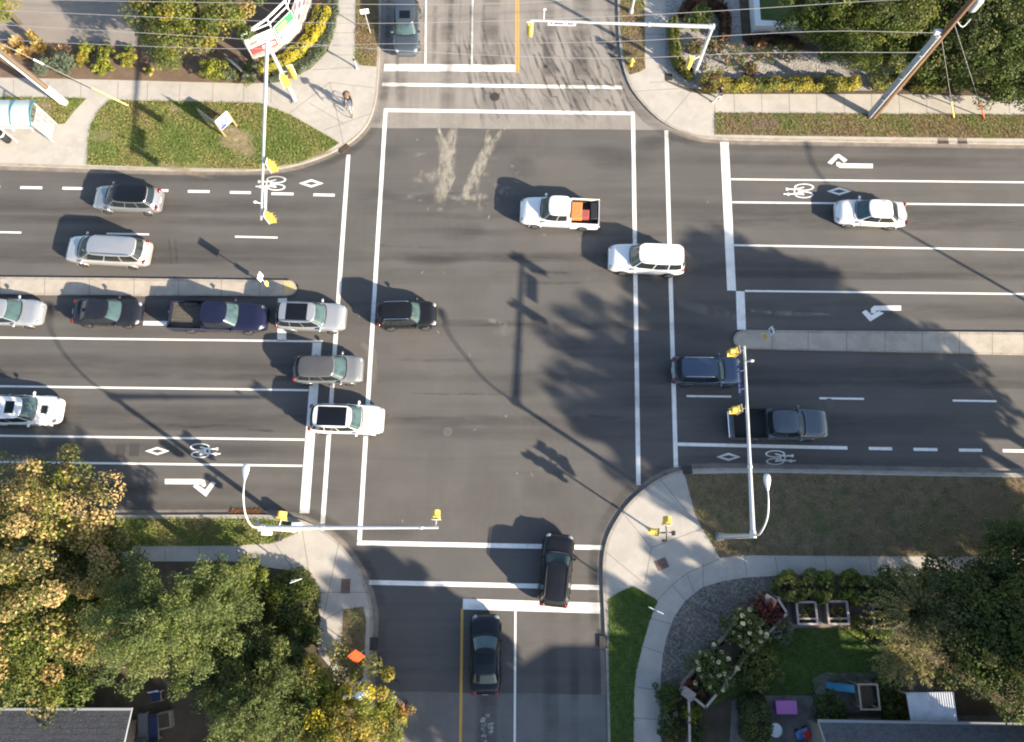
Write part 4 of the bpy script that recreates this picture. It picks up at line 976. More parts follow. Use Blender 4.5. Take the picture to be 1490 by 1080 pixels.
m = MB(); m.box((0, -.05, .8), (.32, .02, .5)); m.v = [Matrix.Rotation(R(-60), 4, 'Z') @ q for q in m.v]; m.build('hazard_marker', m_sigY, r_)
post_sign('street_sign', 'small white sign on a post in the north verge beside the dark suv', 'sign', (539, 48), 2.4, 'k', m_signW, R(10), 2.2, (.62, .45), (m_blk, [(-.2, -.05, .2, .02)]))
p = G(519, 99, KZ); root = thing('push_button_post', 'short dark push button post on the pavement near the cyclist', 'post', p)
m = MB(); m.lathe([(.16, 0), (.16, .04), (.06, .08), (.06, 1.15), (0, 1.2)], (0, 0, 0), 12); m.build('post', m_galvd, root); m = MB(); m.box((.0, -.07, 1.0), (.14, .08, .22), bev=.02); m.build('button_box', m_blk, root)
p = G(918, 95, KZ); root = thing('fire_hydrant', 'small yellow fire hydrant in the dry verge beside the north road', 'fire hydrant', p)
m = MB(); m.lathe([(.15, 0), (.15, .06), (.11, .08), (.11, .5), (.14, .52), (.14, .57), (.11, .6), (.07, .7), (.03, .73), (.03, .78), (0, .79)], (0, 0, 0), 14); m.build('barrel', m_sigY, root)
for sx in (1, -1): m = MB(); m.lathe([(.065, 0), (.065, .12), (0, .13)], (sx*.08, 0, .42), 10, axis=(sx, 0, 0)); m.build('outlet', m_sigY, root)
p = G(918, 18, KZ); root = thing('street_lamp', 'pale street lamp post leaving the frame above the north verge', 'street lamp', p)
m = MB(); m.lathe([(.2, 0), (.2, .05), (.14, .3), (.11, .5), (.07, 8), (0, 8.05)], (0, 0, 0), 12); m.build('pole', m_galv, root)
m = MB(); m.tube(curve_pts([(0, 0, 7.9), (-.5, 0, 8.5), (-1.8, 0, 8.7)], 6), .05, 8); m.build('lamp_arm', m_galv, root); m = MB(); m.ell((-2.1, 0, 8.68), (.4, .17, .1), 12, 6); m.build('lamp_head', m_galv, root)
p = G(528, 989, KZ); root = thing('street_lamp', 'white street lamp head reaching over the road above the yellow tree', 'street lamp', p)
e = G(507, 1013, 5.3)-p; e2 = G(526, 1013, 5.4)-p
m = MB(); m.tube([(0, 0, 0), Vector((0, 0, 2.6)), Vector((e.x*.2, e.y*.2, 5.0))], [.09, .075, .06], 10); m.build('pole', m_galv, root)
m = MB(); m.tube(curve_pts([Vector((e.x*.2, e.y*.2, 4.9)), e, e2], 6), .035, 8); m.build('lamp_arm', m_galv, root)
m = MB(); m.ell(e2, (.34, .24, .12), 14, 8); m.build('lamp_head', m_signW, root)
p = G(1180, 216)+SUNW*(9.2/math.tan(SUN_EL))+Vector((0, -2.6, 0)); p.z = KZ; root = thing('street_lamp', 'street lamp standing outside the right edge of the view', 'street lamp', p)
m = MB(); m.tube([(0, 0, 0), (0, 0, 4), (0, 0, 8)], [.12, .1, .08], 10); m.build('pole', m_galv, root)
m = MB(); m.tube(curve_pts([(0, 0, 7.9), (0, .4, 8.7), (0, 1.4, 9.1), (0, 2.4, 9.2)], 6), .055, 8); m.build('lamp_arm', m_galv, root); m = MB(); m.ell((0, 2.7, 9.2), (.18, .4, .1), 12, 6); m.build('lamp_head', m_galv, root)
def blade_sign(label, base, hgt, blades):
    b = G(*base, KZ); root = thing('street_name_sign', label, 'sign', b)
    m = MB(); m.tube([(0, 0, 0), (0, 0, hgt)], .04, 8); m.build('post', m_galvd, root)
    for (p0, p1, z, ht) in blades:
        a_, c_ = G(*p0, z)-b, G(*p1, z)-b; L = (c_-a_).length; ang = atan2((c_-a_).y, (c_-a_).x); mid = (a_+c_)/2; mid.x *= .5; mid.y *= .5
        m = MB(); m.box(mid, (L, .04, ht), rz=ang, bev=.01); m.build('name_blade', M('sign_pale_blue', (.6, .68, .74), .45), root)
blade_sign('pale street name sign with two crossed blades by the red diamond sign', (507, 972), 2.9, [((484, 984), (511, 989), 2.6, .28), ((501, 992), (512, 970), 2.9, .28)])
blade_sign('white street name sign overhanging the curved pavement beside the grass wedge', (944, 884), 2.5, [((943, 882), (964, 892), 2.4, .3)])
blade_sign('small white sign blade in front of the clipped round hedge', (442, 842), 2.4, [((427, 849), (443, 843), 2.3, .26)])
p = G(528, 950, KZ); root = thing('warning_sign', 'orange red diamond road sign standing in the thin verge', 'sign', p)
T = Matrix.Translation((-.1, 0, 1.35)) @ Matrix.Rotation(R(-52), 4, 'X')
m = MB(); s_ = .53
for yy, fl in ((-.012, 0), (.012, 1)):
    vsd = [T @ Vector(q) for q in ((s_, yy, 0), (0, yy, s_), (-s_, yy, 0), (0, yy, -s_))]; m.add(vsd, [(0, 1, 2, 3) if fl else (3, 2, 1, 0)])
m.add([T @ Vector(q) for q in ((s_, -.012, 0), (0, -.012, s_), (-s_, -.012, 0), (0, -.012, -s_), (s_, .012, 0), (0, .012, s_), (-s_, .012, 0), (0, .012, -s_))], [(k, (k+1) % 4, 4+(k+1) % 4, 4+k) for k in range(4)])
m.build('sign_panel', m_or, root)
m = MB(); 
for x in (-.4, .4): m.tube([(-.1, 0, .75), (x-.1, .35, 0)], .02, 6); m.tube([(-.1, 0, .75), (x-.1, -.35, 0)], .02, 6)
m.tube([(-.1, 0, .7), (-.1, -.03, 1.4)], .025, 6); m.build('stand', m_galvd, root)
# covers, drains
m_brn_iron = M('worn_iron_grey', (.115, .108, .1), .7, layers=((9, (.085, .08, .075), .45, .7),))
def flat_cover(name, label, cat, px, size, rz, mat, z, rnd_=False, bars=0):
    p = G(*px, z); 
    m = MB()
    if rnd_: 
        m.lathe([(0, .012), (size*.8, .012), (size*.84, .006), (size*.9, .012), (size, .010), (size, -.02)], (0, 0, 0), 24, smooth=False)
        for k in range(3): m.lathe([(size*(.2+.2*k), .012), (size*(.2+.2*k), .018), (size*(.26+.2*k), .018), (size*(.26+.2*k), .012)], (0, 0, 0), 20, smooth=False)
    else:
        m.box((0, 0, 0), (size[0], size[1], .03), bev=.006)
        n = bars or 5
        for k in range(n): m.box((-size[0]*.42+size[0]*.84*k/(n-1), 0, .018), (size[0]*.05, size[1]*.84, .012))
    o = m.build(name, mat); o.location = p; o.rotation_euler.z = rz; return tag(o, label, cat)
ZT = KZ+.012
flat_cover('manhole_cover', 'round dark manhole cover between the two top crosswalk lines', 'manhole cover', (720, 141), .36, 0, m_castiron, .006, True)
flat_cover('manhole_cover', 'round worn manhole cover in open asphalt at the junction centre', 'manhole cover', (651, 628), .30, 0, m_brn_iron, .003, True)
flat_cover('manhole_cover', 'grey manhole cover below the dashes on the lower right road', 'manhole cover', (1207, 587), .33, 0, m_brn_iron, .003, True)
flat_cover('manhole_cover', 'faint round manhole cover in the shaded side road lane', 'manhole cover', (634, 965), .40, 0, M('worn_iron', (.09, .088, .085), .7), .003, True)
flat_cover('valve_cover', 'small dark valve cover right of the double yellow line', 'valve cover', (794, 97), .16, 0, m_castiron, .007, True)
flat_cover('storm_drain', 'dark storm drain in the kerb curve below the cyclist', 'storm drain', (501, 216), (.75, .5), R(40), m_bronze, .105, bars=7)
flat_cover('storm_drain', 'black storm drain at the head of the right crosswalk line', 'storm drain', (1000, 684), (.62, .55), R(8), m_castiron, .11, bars=7)
flat_cover('storm_drain', 'dark storm drain beside fallen leaves in the lower left gutter', 'storm drain', (381, 744), (.55, .4), R(-12), m_castiron, .01, bars=6)
flat_cover('storm_drain', 'storm drain in the kerb beside the waiting black sedan lane', 'storm drain', (878, 935), (.5, .72), 0, m_castiron, .11, bars=5)
flat_cover('storm_drain', 'storm drain in the kerb beside the orange red diamond sign', 'storm drain', (544, 937), (.5, .75), 0, m_castiron, .11, bars=5)
flat_cover('storm_drain', 'left one of two rusty kerb inlets near the tall utility pole', 'storm drain', (1372, 205), (.8, .5), 0, m_bronze, .108, bars=7)
flat_cover('storm_drain', 'right one of two rusty kerb inlets near the tall utility pole', 'storm drain', (1400, 205), (.7, .5), 0, m_bronze, .108, bars=7)
m_brn = M('brown_cover', (.17, .115, .095), .85, layers=((5, (.12, .08, .068), .42, .65),))
flat_cover('utility_cover', 'brown utility cover by the thin verge on lower left pavement', 'utility cover', (503, 853), (.55, .85), 0, m_brn, ZT)
flat_cover('utility_cover', 'tilted reddish utility cover in the sunlit corner pavement', 'utility cover', (963, 821), (.72, .62), R(22), m_brn, ZT)
flat_cover('utility_cover', 'wide brown utility cover set in the dry verge by the yellow hedge', 'utility cover', (1113, 180), (1.9, .85), 0, m_brn, ZT)
flat_cover('utility_cover', 'brown utility cover in the verge beside the north road', 'utility cover', (924, 62), (1.0, 1.6), 0, m_brn, ZT)
flat_cover('utility_cover', 'dark utility cover at the foot of the corner signal pole', 'utility cover', (973, 112), (.55, .6), 0, m_castiron, ZT)
for k, px in enumerate(((176, 656), (196, 655))): flat_cover('patch_cover', ['left', 'right'][k]+' one of two dark square patches left of the lane diamond', 'pavement patch', px, (.62, .82), 0, M('patch_asphalt', (.055, .052, .05), .9), -.008)
# shadow tip (px on the road), height, crown radius, density of the trees standing outside the frame
SHADE = [((836, 552), 15.0, 3.0, 1.3), ((866, 478), 15.0, 3.0, 1.4), ((935, 412), 14.5, 3.2, 1.4), ((1015, 362), 14.0, 3.0, 1.4), ((960, 545), 13.5, 3.8, 1.7), ((1000, 470), 14.0, 3.8, 1.7), ((1130, 430), 12.0, 3.4, 1.5), ((1130, 560), 12.5, 3.6, 1.5),
         ((525, 834), 11.0, 2.2, 1.3), ((500, 872), 11.5, 2.5, 1.2), ((560, 945), 10.5, 2.4, 1.3), ((1085, 520), 13.0, 3.6, 1.6), ((1060, 430), 13.5, 3.4, 1.6), ((125, 1008), 6.5, 2.3, 1.6), ((912, 874), 9.0, 2.3, 1.4), ((968, 824), 9.0, 2.3, 1.3), ((240, 1000), 7.0, 2.5, 1.6)]
_o = 'tall tree outside the frame on the right, '
_b = 'tree outside the bottom edge behind the grey roofed house, '
SHADE_L = [_o+x for x in ('its top shades the junction centre', 'second tallest', 'beside the right road', 'nearest the right road', 'dense and broad', 'in the middle row', 'short one by the verge', 'behind the dark tree mass')]+[_b+x for x in ('nearest the road', 'farthest back', 'leftmost')]+[_o+x for x in ('second row beside the garden', 'second row beside the right road')]+['low tree outside the bottom edge right of the dark roofed house']+[_b+x for x in ('round crown shading the curved pavement', 'round crown shading the gravel bed')]+['dense tree outside the bottom edge shading the lounge chairs']
# ================================================================ vegetation
def npv(p): return np.array([p[0], p[1], p[2]], dtype=np.float64)
L_green = leafmat('leaf_green', (.050, .078, .016), (.095, .125, .028), (.035, .06, .013))
L_yg = leafmat('leaf_yellow_green', (.12, .145, .022), (.19, .20, .035), (.085, .115, .02))
L_gold = leafmat('leaf_gold', (.28, .215, .035), (.22, .185, .035), (.15, .15, .03))
L_orange = leafmat('leaf_orange', (.36, .25, .10), (.28, .195, .075), (.23, .20, .065))
L_tan = leafmat('leaf_tan_tips', (.44, .33, .15), (.36, .25, .10), (.30, .24, .09))
L_rust = leafmat('leaf_rust', (.30, .11, .035), (.20, .085, .03), None)
L_dark = leafmat('leaf_dark_green', (.042, .062, .022), (.068, .095, .03), (.034, .05, .018))
L_olive = leafmat('leaf_olive', (.095, .105, .032), (.145, .145, .045), (.065, .08, .024))
L_pine = leafmat('needle_green', (.095, .128, .042), (.15, .185, .062), (.055, .085, .026))
L_pinelt = leafmat('needle_light_green', (.135, .165, .045), (.185, .205, .065), None)
L_blue = leafmat('leaf_blue_green', (.105, .135, .095), (.15, .175, .125), (.085, .115, .075))
L_lime = leafmat('leaf_lime', (.20, .22, .03), (.30, .29, .035), (.13, .16, .025))
L_yel = leafmat('leaf_bright_yellow', (.46, .37, .03), (.36, .31, .03), (.26, .24, .03))
L_plum = leafmat('leaf_plum', (.09, .022, .022), (.13, .035, .028), (.06, .02, .015))
L_brown = leafmat('leaf_brown', (.115, .058, .035), (.16, .085, .05), (.075, .045, .025))
L_straw = leafmat('grass_straw', (.48, .34, .13), (.38, .27, .10), (.55, .42, .2))
L_willow = leafmat('leaf_wispy_yellow', (.28, .25, .10), (.36, .31, .13), (.18, .18, .07))
L_cream = leafmat('flower_cream', (.55, .52, .34), (.6, .58, .42), None)
L_pink = leafmat('flower_pink', (.45, .16, .14), (.5, .28, .2), None)
m_bark = M('tree_bark', (.10, .075, .055), .95, layers=((6, (.06, .045, .035), .42, .65, dict(stretch=(1, 1, .3))),), bump=(14, .02))
m_twig = M('twig_core', (.030, .032, .014), .95)

def leaves(rng, cen, rad, n, size, flat=.35, stretch=None, shell=.55, upbias=.25, narrow=.62):
    """n leaf quads in each clump; cen (C,3), rad (C,) or (C,3)"""
    C = len(cen); rad = np.asarray(rad, float)
    if rad.ndim == 1: rad = np.repeat(rad[:, None], 3, 1)
    idx = np.repeat(np.arange(C), n); N = C*n
    d = rng.normal(size=(N, 3)); d /= np.linalg.norm(d, axis=1, keepdims=True)
    r = (shell**3+(1-shell**3)*rng.random(N))**(1/3)
    pos = cen[idx]+d*rad[idx]*r[:, None]
    nm = d+rng.normal(size=(N, 3))*flat*1.6+np.array([0, 0, upbias*2]); nm /= np.linalg.norm(nm, axis=1, keepdims=True)
    t = rng.normal(size=(N, 3)); t -= nm*(t*nm).sum(1, keepdims=True); t /= np.linalg.norm(t, axis=1, keepdims=True)
    b = np.cross(nm, t); s = size*(.6+.8*rng.random(N))[:, None]
    V = np.stack([pos-t*s*.5, pos+b*s*.5*narrow, pos+t*s*.5, pos-b*s*.5*narrow], 1)
    return V, idx
def clump_centres(rng, c, r, k, low=-.35, inner=.25, rough=.22):
    i = np.arange(k)+.5; z = 1-(1-low)*i/k; ph = i*2.39996+rng.random()*6
    q = np.sqrt(np.maximum(0, 1-z*z)); d = np.stack([q*np.cos(ph), q*np.sin(ph), z], 1)+rng.normal(size=(k, 3))*.09
    rr = 1+rng.normal(size=k)*rough*.55-rng.random(k)*inner
    # lobes make the outline uneven
    a = np.arctan2(d[:, 1], d[:, 0]); p0, p1 = rng.random(2)*6
    rr = np.clip(rr*(1+.10*np.sin(3*a+p0)+.07*np.sin(5*a+p1)), .5, 1.14)
    return np.array(c)+d*np.array(r)*rr[:, None]
def tree(name, label, cat, px, zc, rx, rz, mats, wts, k=44, cr=.95, n=110, leaf=.30, seed=1, group=None, low=-.4, ry=None, topmat=None, stretch=1.0, base=None, trunk=True, limbs=8):
    rng = np.random.default_rng(seed); c = G(px[0], px[1], zc); gz = KZ
    root = thing(name, label, cat, (c.x, c.y, gz), 0, group)
    cc = clump_centres(rng, (0, 0, zc-gz), (rx, ry or rx, rz), k, low)
    inner = clump_centres(rng, (0, 0, zc-gz-.1*rz), (rx*.6, (ry or rx)*.6, rz*.6), max(6, k//4), -.6)
    cc2 = np.concatenate([cc, inner]); rad = cr*(.65+.7*rng.random(len(cc2)))
    rad3 = np.stack([rad, rad, rad*.75], 1)
    V, idx = leaves(rng, cc2, rad3, int(n*2.7), leaf*.60)
    cm = rng.choice(len(mats), len(cc2), p=np.array(wts)/sum(wts))
    mi = cm[idx]
    sw = rng.random(len(mi)) < .22; mi[sw] = rng.choice(len(mats), sw.sum(), p=np.array(wts)/sum(wts))
    if topmat is not None:
        zz = V[:, :, 2].mean(1); top = zz > (zc-gz)+rz*(.35+.3*rng.random(len(zz))); sel = top & (rng.random(len(zz)) < topmat[1]); mi[sel] = topmat[0]
    quads_obj('crown', V, mats, mi, root)
    if trunk:
        m = MB(); hz = zc-gz
        m.tube([(0, 0, -.1), (.05, .02, hz*.4), (-.04, .05, hz*.8), (0, 0, hz+rz*.4)], [.045*rx+.08, .035*rx+.06, .025*rx+.04, .03], 9)
        m.build('trunk', m_bark, root)
        m = MB()
        for q in cc[rng.choice(len(cc), min(limbs, len(cc)), replace=False)]:
            q = Vector(q); st = Vector((0, 0, hz*(.45+.35*rng.random()))); md = st.lerp(q, .5)+Vector((0, 0, -.2)); m.tube([st, md, q], [.02*rx+.03, .014*rx+.02, .012], 6, cap=False)
        m.build('limbs', m_bark, root)
    return root
def shrub(name, label, cat, px, zc, r, mats, wts=None, k=14, cr=None, n=70, leaf=.13, seed=1, group=None, flowers=None, low=-.2, core=True):
    """low bush: r = (rx, ry, rz); stands on the ground"""
    rng = np.random.default_rng(seed+1000); c = G(px[0], px[1], zc); wts = wts or [1]*len(mats)
    root = thing(name, label, cat, (c.x, c.y, KZ+.01), 0, group); zl = zc-KZ
    cc = clump_centres(rng, (0, 0, zl), r, k, low); cr = cr or .42*min(r[0], r[1])
    rad = cr*(.7+.6*rng.random(k)); V, idx = leaves(rng, cc, np.stack([rad, rad, rad*.8], 1), n, leaf)
    cm = rng.choice(len(mats), k, p=np.array(wts)/sum(wts)); mi = cm[idx]
    sw = rng.random(len(mi)) < .25; mi[sw] = rng.choice(len(mats), sw.sum(), p=np.array(wts)/sum(wts))
    quads_obj('foliage', V, mats, mi, root)
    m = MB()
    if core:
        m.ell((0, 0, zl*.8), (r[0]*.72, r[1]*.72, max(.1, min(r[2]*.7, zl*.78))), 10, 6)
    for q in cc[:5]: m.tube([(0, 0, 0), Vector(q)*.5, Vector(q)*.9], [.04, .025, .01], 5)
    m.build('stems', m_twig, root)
    if flowers:
        fm, nf, fs = flowers; fc = clump_centres(rng, (0, 0, zl), (r[0]*1.12, r[1]*1.12, r[2]*1.25), nf, .12)
        for j in range(nf):
            V, _ = leaves(rng, fc[j:j+1], np.array([[fs, fs, fs*.9]]), 40, fs*.75, shell=.8); quads_obj('flower_head', V, [fm], None, root)
    return root
def hedge(name, label, cat, pxs, width, height, mats, wts=None, seed=1, leaf=.14, dens=230, z=None, round_=.5, group=None, lump=.16):
    """clipped band of foliage along a pixel line (pixels taken at ground level)"""
    rng = np.random.default_rng(seed+500); wts = wts or [1]*len(mats)
    P = [npv(G(u, v, KZ)) for u, v in pxs]; o = P[0]; root = thing(name, label, cat, tuple(o), 0, group)
    seg = [np.linalg.norm(b-a) for a, b in zip(P, P[1:])]; tot = sum(seg); cum = np.concatenate([[0], np.cumsum(seg)])
    N = int(dens*(tot*(width+2*height)+width*width)); s = rng.random(N)*(tot+width)-width/2
    base = np.stack([np.interp(s, cum, [p[i] for p in P]) for i in range(3)], 1)
    tang = np.zeros((N, 3)); k = np.clip(np.searchsorted(cum, s)-1, 0, len(seg)-1)
    T = np.array([(b-a)/max(1e-6, np.linalg.norm(b-a)) for a, b in zip(P, P[1:])]); tang = T[k]
    nrm = np.stack([-tang[:, 1], tang[:, 0], np.zeros(N)], 1)
    over = np.where(s < 0, s, np.where(s > tot, s-tot, 0))
    a = rng.random(N)*pi; e = 2.0/(2+4*round_)
    shrink = np.sqrt(np.maximum(.05, 1-(over/(width/2))**2))
    lumpv = 1+lump*(np.sin(s*3.1+seed)+np.sin(s*5.3+a*2))*.5
    ca = np.sign(np.cos(a))*np.abs(np.cos(a))**e; sa = np.sin(a)**e
    rr = (.78+.22*rng.random(N)**.5)*lumpv
    pos = base+tang*over[:, None]+nrm*(ca*width/2*shrink*rr)[:, None]; pos[:, 2] = KZ+np.maximum(.04, sa*height*shrink**.5*rr)
    d = nrm*ca[:, None]+np.array([0, 0, 1])*sa[:, None]
    nm = d+rng.normal(size=(N, 3))*.5; nm /= np.linalg.norm(nm, axis=1, keepdims=True)
    t = rng.normal(size=(N, 3)); t -= nm*(t*nm).sum(1, keepdims=True); t /= np.linalg.norm(t, axis=1, keepdims=True); b = np.cross(nm, t)
    sz = leaf*(.6+.8*rng.random(N))[:, None]; pos = pos-o
    V = np.stack([pos-t*sz*.5, pos+b*sz*.32, pos+t*sz*.5, pos-b*sz*.32], 1)
    lab = np.floor((s*1.1+3*np.sin(s*2+seed)+rng.normal(size=N)*.5)).astype(int) % 97; pick = rng.choice(len(mats), 97, p=np.array(wts)/sum(wts)); mi = pick[lab]
    sw = rng.random(N) < .35; mi[sw] = rng.choice(len(mats), sw.sum(), p=np.array(wts)/sum(wts))
    quads_obj('foliage', V, mats, mi, root)
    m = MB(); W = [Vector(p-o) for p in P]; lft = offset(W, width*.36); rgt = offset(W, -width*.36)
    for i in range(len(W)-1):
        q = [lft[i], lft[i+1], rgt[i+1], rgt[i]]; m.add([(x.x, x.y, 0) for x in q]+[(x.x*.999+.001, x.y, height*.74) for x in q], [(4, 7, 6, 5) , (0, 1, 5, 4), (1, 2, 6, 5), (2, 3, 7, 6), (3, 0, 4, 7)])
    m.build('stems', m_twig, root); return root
def grasstuft(label, px, h, r, mats, seed, n=260, group=None):
    rng = np.random.default_rng(seed); c = G(px[0], px[1], KZ); root = thing('grass_clump', label, 'grass clump', tuple(c), 0, group); root['kind'] = 'thing'
    a = rng.random(n)*2*pi; lean = r*(.25+.75*rng.random(n)); hh = h*(.6+.4*rng.random(n)); d = np.stack([np.cos(a), np.sin(a), np.zeros(n)], 1)
    w_ = np.stack([-d[:, 1], d[:, 0], np.zeros(n)], 1)*.035; p0 = d*.06; p1 = d*lean[:, None]*.45+np.array([0, 0, 1])*(hh*.7)[:, None]; p2 = d*lean[:, None]+np.array([0, 0, 1])*hh[:, None]
    V = np.concatenate([np.stack([p0-w_, p0+w_, p1+w_, p1-w_], 1), np.stack([p1-w_*1.6, p1+w_*1.6, p2+w_*.6, p2-w_*.6], 1)])
    quads_obj('blades', V, mats, rng.integers(0, len(mats), len(V)), root); return root

# ---- north-west corner
tree('maple_tree', 'broad green and gold tree behind the mulch bed beside the parking area', 'tree', (276, 8), 4.4, 4.0, 2.1, [L_green, L_olive, L_gold, L_yg, L_orange], [3.6, 3, 1.0, 1.6, .5], k=64, cr=.95, n=110, leaf=.30, seed=3, ry=3.6)
tree('small_tree', 'yellow leaved tree at the top left corner beyond the parking area', 'tree', (-14, -10), 3.2, 2.0, 1.4, [L_yg, L_gold], [2, 1], k=20, cr=.6, n=80, leaf=.24, seed=5)
for i, (u, v, r, mt, lb) in enumerate(((125, 71, .62, [L_yg, L_lime], 'upright yellow green shrub, leftmost of the parking row'), (154, 75, .72, [L_yg, L_lime, L_green], 'large yellow green shrub, second in the parking row'), (188, 73, .45, [L_olive, L_green], 'dull olive shrub at the right of the parking row'),
        (120, 86, .6, [L_gold, L_yg], 'golden shrub left of the lime mound in the mulch'), (151, 97, .8, [L_lime, L_yg], 'big lime mound nearest the pavement in the mulch'), (186, 86, .66, [L_lime, L_yg, L_gold], 'lime mound with yellow edge right in the mulch'),
        (218, 103, .42, [L_yg, L_straw], 'thin pale shrub alone in bare mulch'), (243, 84, 1.05, [L_gold, L_yg, L_olive], 'large golden bush under the broad tree'))):
    r *= .74; shrub('shrub', lb, 'shrub', (u, v), .62*r+.2, (r, r, r*.75), mt, k=12, n=80, leaf=.13, seed=20+i, group='shrubs in the mulch bed')
for i, (u, v, r) in enumerate(((64, 96, .66), (95, 93, .70))): shrub('juniper_bush', ['left', 'right'][i]+' one of two blue green mounds by the guy wire', 'shrub', (u, v), .5, (r, r, .5), [L_blue], k=18, n=120, leaf=.10, seed=40+i)
shrub('shrub', 'yellow green shrub left of the pale notice board', 'shrub', (312, 104), .75, (.78, .8, .65), [L_lime, L_yg], k=14, n=90, leaf=.13, seed=43)
shrub('shrub', 'grey green low shrub at the foot of the notice board', 'shrub', (335, 108), .5, (.78, .62, .42), [L_blue, L_olive], k=14, n=90, leaf=.11, seed=44)
shrub('juniper_bush', 'blue green bush under the left end of the monument sign', 'shrub', (365, 107), .6, (.7, .85, .5), [L_blue, L_green], k=14, n=100, leaf=.11, seed=45)
for i, (u, v, h, r) in enumerate(((34, 72, 1.0, .6), (44, 86, .9, .6), (66, 76, 1.0, .65), (16, 84, .9, .55), (60, 66, 1.4, .35), (-4, 92, .9, .5))):
    grasstuft(['straw coloured grass clump at the parking kerb', 'straw grass clump beside the guy wire insulator', 'golden grass clump next to the blue mounds', 'straw grass clump behind the leaning pole', 'tall plumed grass at the parking kerb', 'straw grass clump at the left edge'][i], (u, v), h, r, [L_straw, L_gold] if i in (2, 4) else [L_straw], 60+i, group='straw grass clumps')
shrub('shrub', 'dry brown low plant between grass clumps and lime shrubs', 'shrub', (88, 78), .3, (.9, .6, .2), [L_brown, L_straw], k=10, n=50, leaf=.12, seed=66, core=False)
hedge('spirea_hedge', 'bright yellow hedge curving along the front of the monument sign', 'hedge', [(388, 101), (412, 93), (436, 78), (455, 58)], 1.0, .62, [L_yel, L_gold, L_lime], [3, 1, 1.2], seed=7, leaf=.12)
hedge('spirea_hedge', 'bright yellow hedge clump at the upper end of the monument sign', 'hedge', [(459, 48), (466, 34), (470, 22)], 1.3, .65, [L_yel, L_lime], [3, 1], seed=8, leaf=.12)
hedge('ground_cover', 'grey green ground cover filling the bed edge along the pavement', 'ground cover', [(398, 112), (430, 103), (455, 86), (472, 62), (481, 30), (484, -10), (486, -60)], 1.15, .3, [L_blue, L_green], [3, 1], seed=9, leaf=.10, dens=260)
# ---- north-east corner
hedge('box_hedge', 'low yellow green hedge beside the north pavement', 'hedge', [(976, 42), (978, 62), (980, 84)], .75, 1.15, [L_olive, L_yg, L_gold], [3, 2, 1], seed=11)
hedge('box_hedge', 'golden hedge end curving around the foot of the corner signal pole', 'hedge', [(983, 92), (991, 104), (1002, 113)], .8, .85, [L_gold, L_olive, L_yg], [2, 1.5, 1.5], seed=12)
hedge('golden_hedge', 'long golden yellow hedge along the right pavement', 'hedge', [(1034, 128), (1090, 128), (1150, 127), (1200, 127), (1240, 126)], .95, .75, [L_gold, L_yel, L_yg, L_olive], [2.2, 1.6, 1.6, 1.6], seed=13)
hedge('golden_hedge', 'short golden hedge left of the tall utility pole', 'hedge', [(1273, 127), (1294, 126)], .9, .7, [L_yg, L_yel, L_olive], None, seed=14)
hedge('golden_hedge', 'short green and gold hedge right of the tall utility pole', 'hedge', [(1328, 130), (1366, 131)], .7, .6, [L_yg, L_olive, L_gold], None, seed=15)
shrub('shrub', 'rounded bronze gold bush at the left end of the long golden hedge', 'shrub', (1034, 117), .75, (.8, .8, .7), [L_gold, L_brown, L_olive], k=14, n=80, leaf=.14, seed=50)
hedge('barberry_hedge', 'dark red brown clipped hedge curving round the bright green bush', 'hedge', [(992, 26), (996, 14), (1010, 9), (1030, 11), (1046, 18), (1054, 34), (1052, 60)], .75, .9, [L_brown, L_plum], [3, 1], seed=16)
shrub('shrub', 'bright green round bush inside the red brown hedge', 'shrub', (1019, 26), 1.0, (.85, .85, .85), [L_green, L_yg], k=16, n=90, leaf=.14, seed=51)
for i, (u, v, r, h, mt, fl) in enumerate(((1066, 85, .85, 1.0, [L_green, L_olive, L_brown], 6), (1107, 78, .75, .9, [L_green, L_yg, L_brown], 4), (1144, 78, .7, .8, [L_green, L_olive], 3), (1038, 70, .6, .8, [L_olive, L_brown, L_green], 5), (1010, 72, .55, .7, [L_brown, L_olive], 2), (1092, 100, .35, .4, [L_brown, L_olive], 1))):
    shrub('rose_bush', ['loose green rose bush with pink blooms over pale gravel, largest of its row', 'green rose bush second in the row over pale gravel', 'small rose bush at the right end of the row under trees', 'bronze rose bush beside the corner signal pole', 'brown leaved rose bush left of the signal pole', 'tiny bronze plant in front of the rose row'][i], 'rose bush', (u, v), h, (r, r, h*.7), mt, k=13, cr=.33, n=38, leaf=.15, seed=70+i, flowers=(L_pink, fl, .10), core=False, group='rose bushes')
hedge('barberry_hedge', 'dark red brown low hedge under the white garden wall', 'hedge', [(1092, 62), (1130, 62), (1160, 66)], .8, .6, [L_brown, L_plum, L_dark], [2, 1, 1], seed=17)
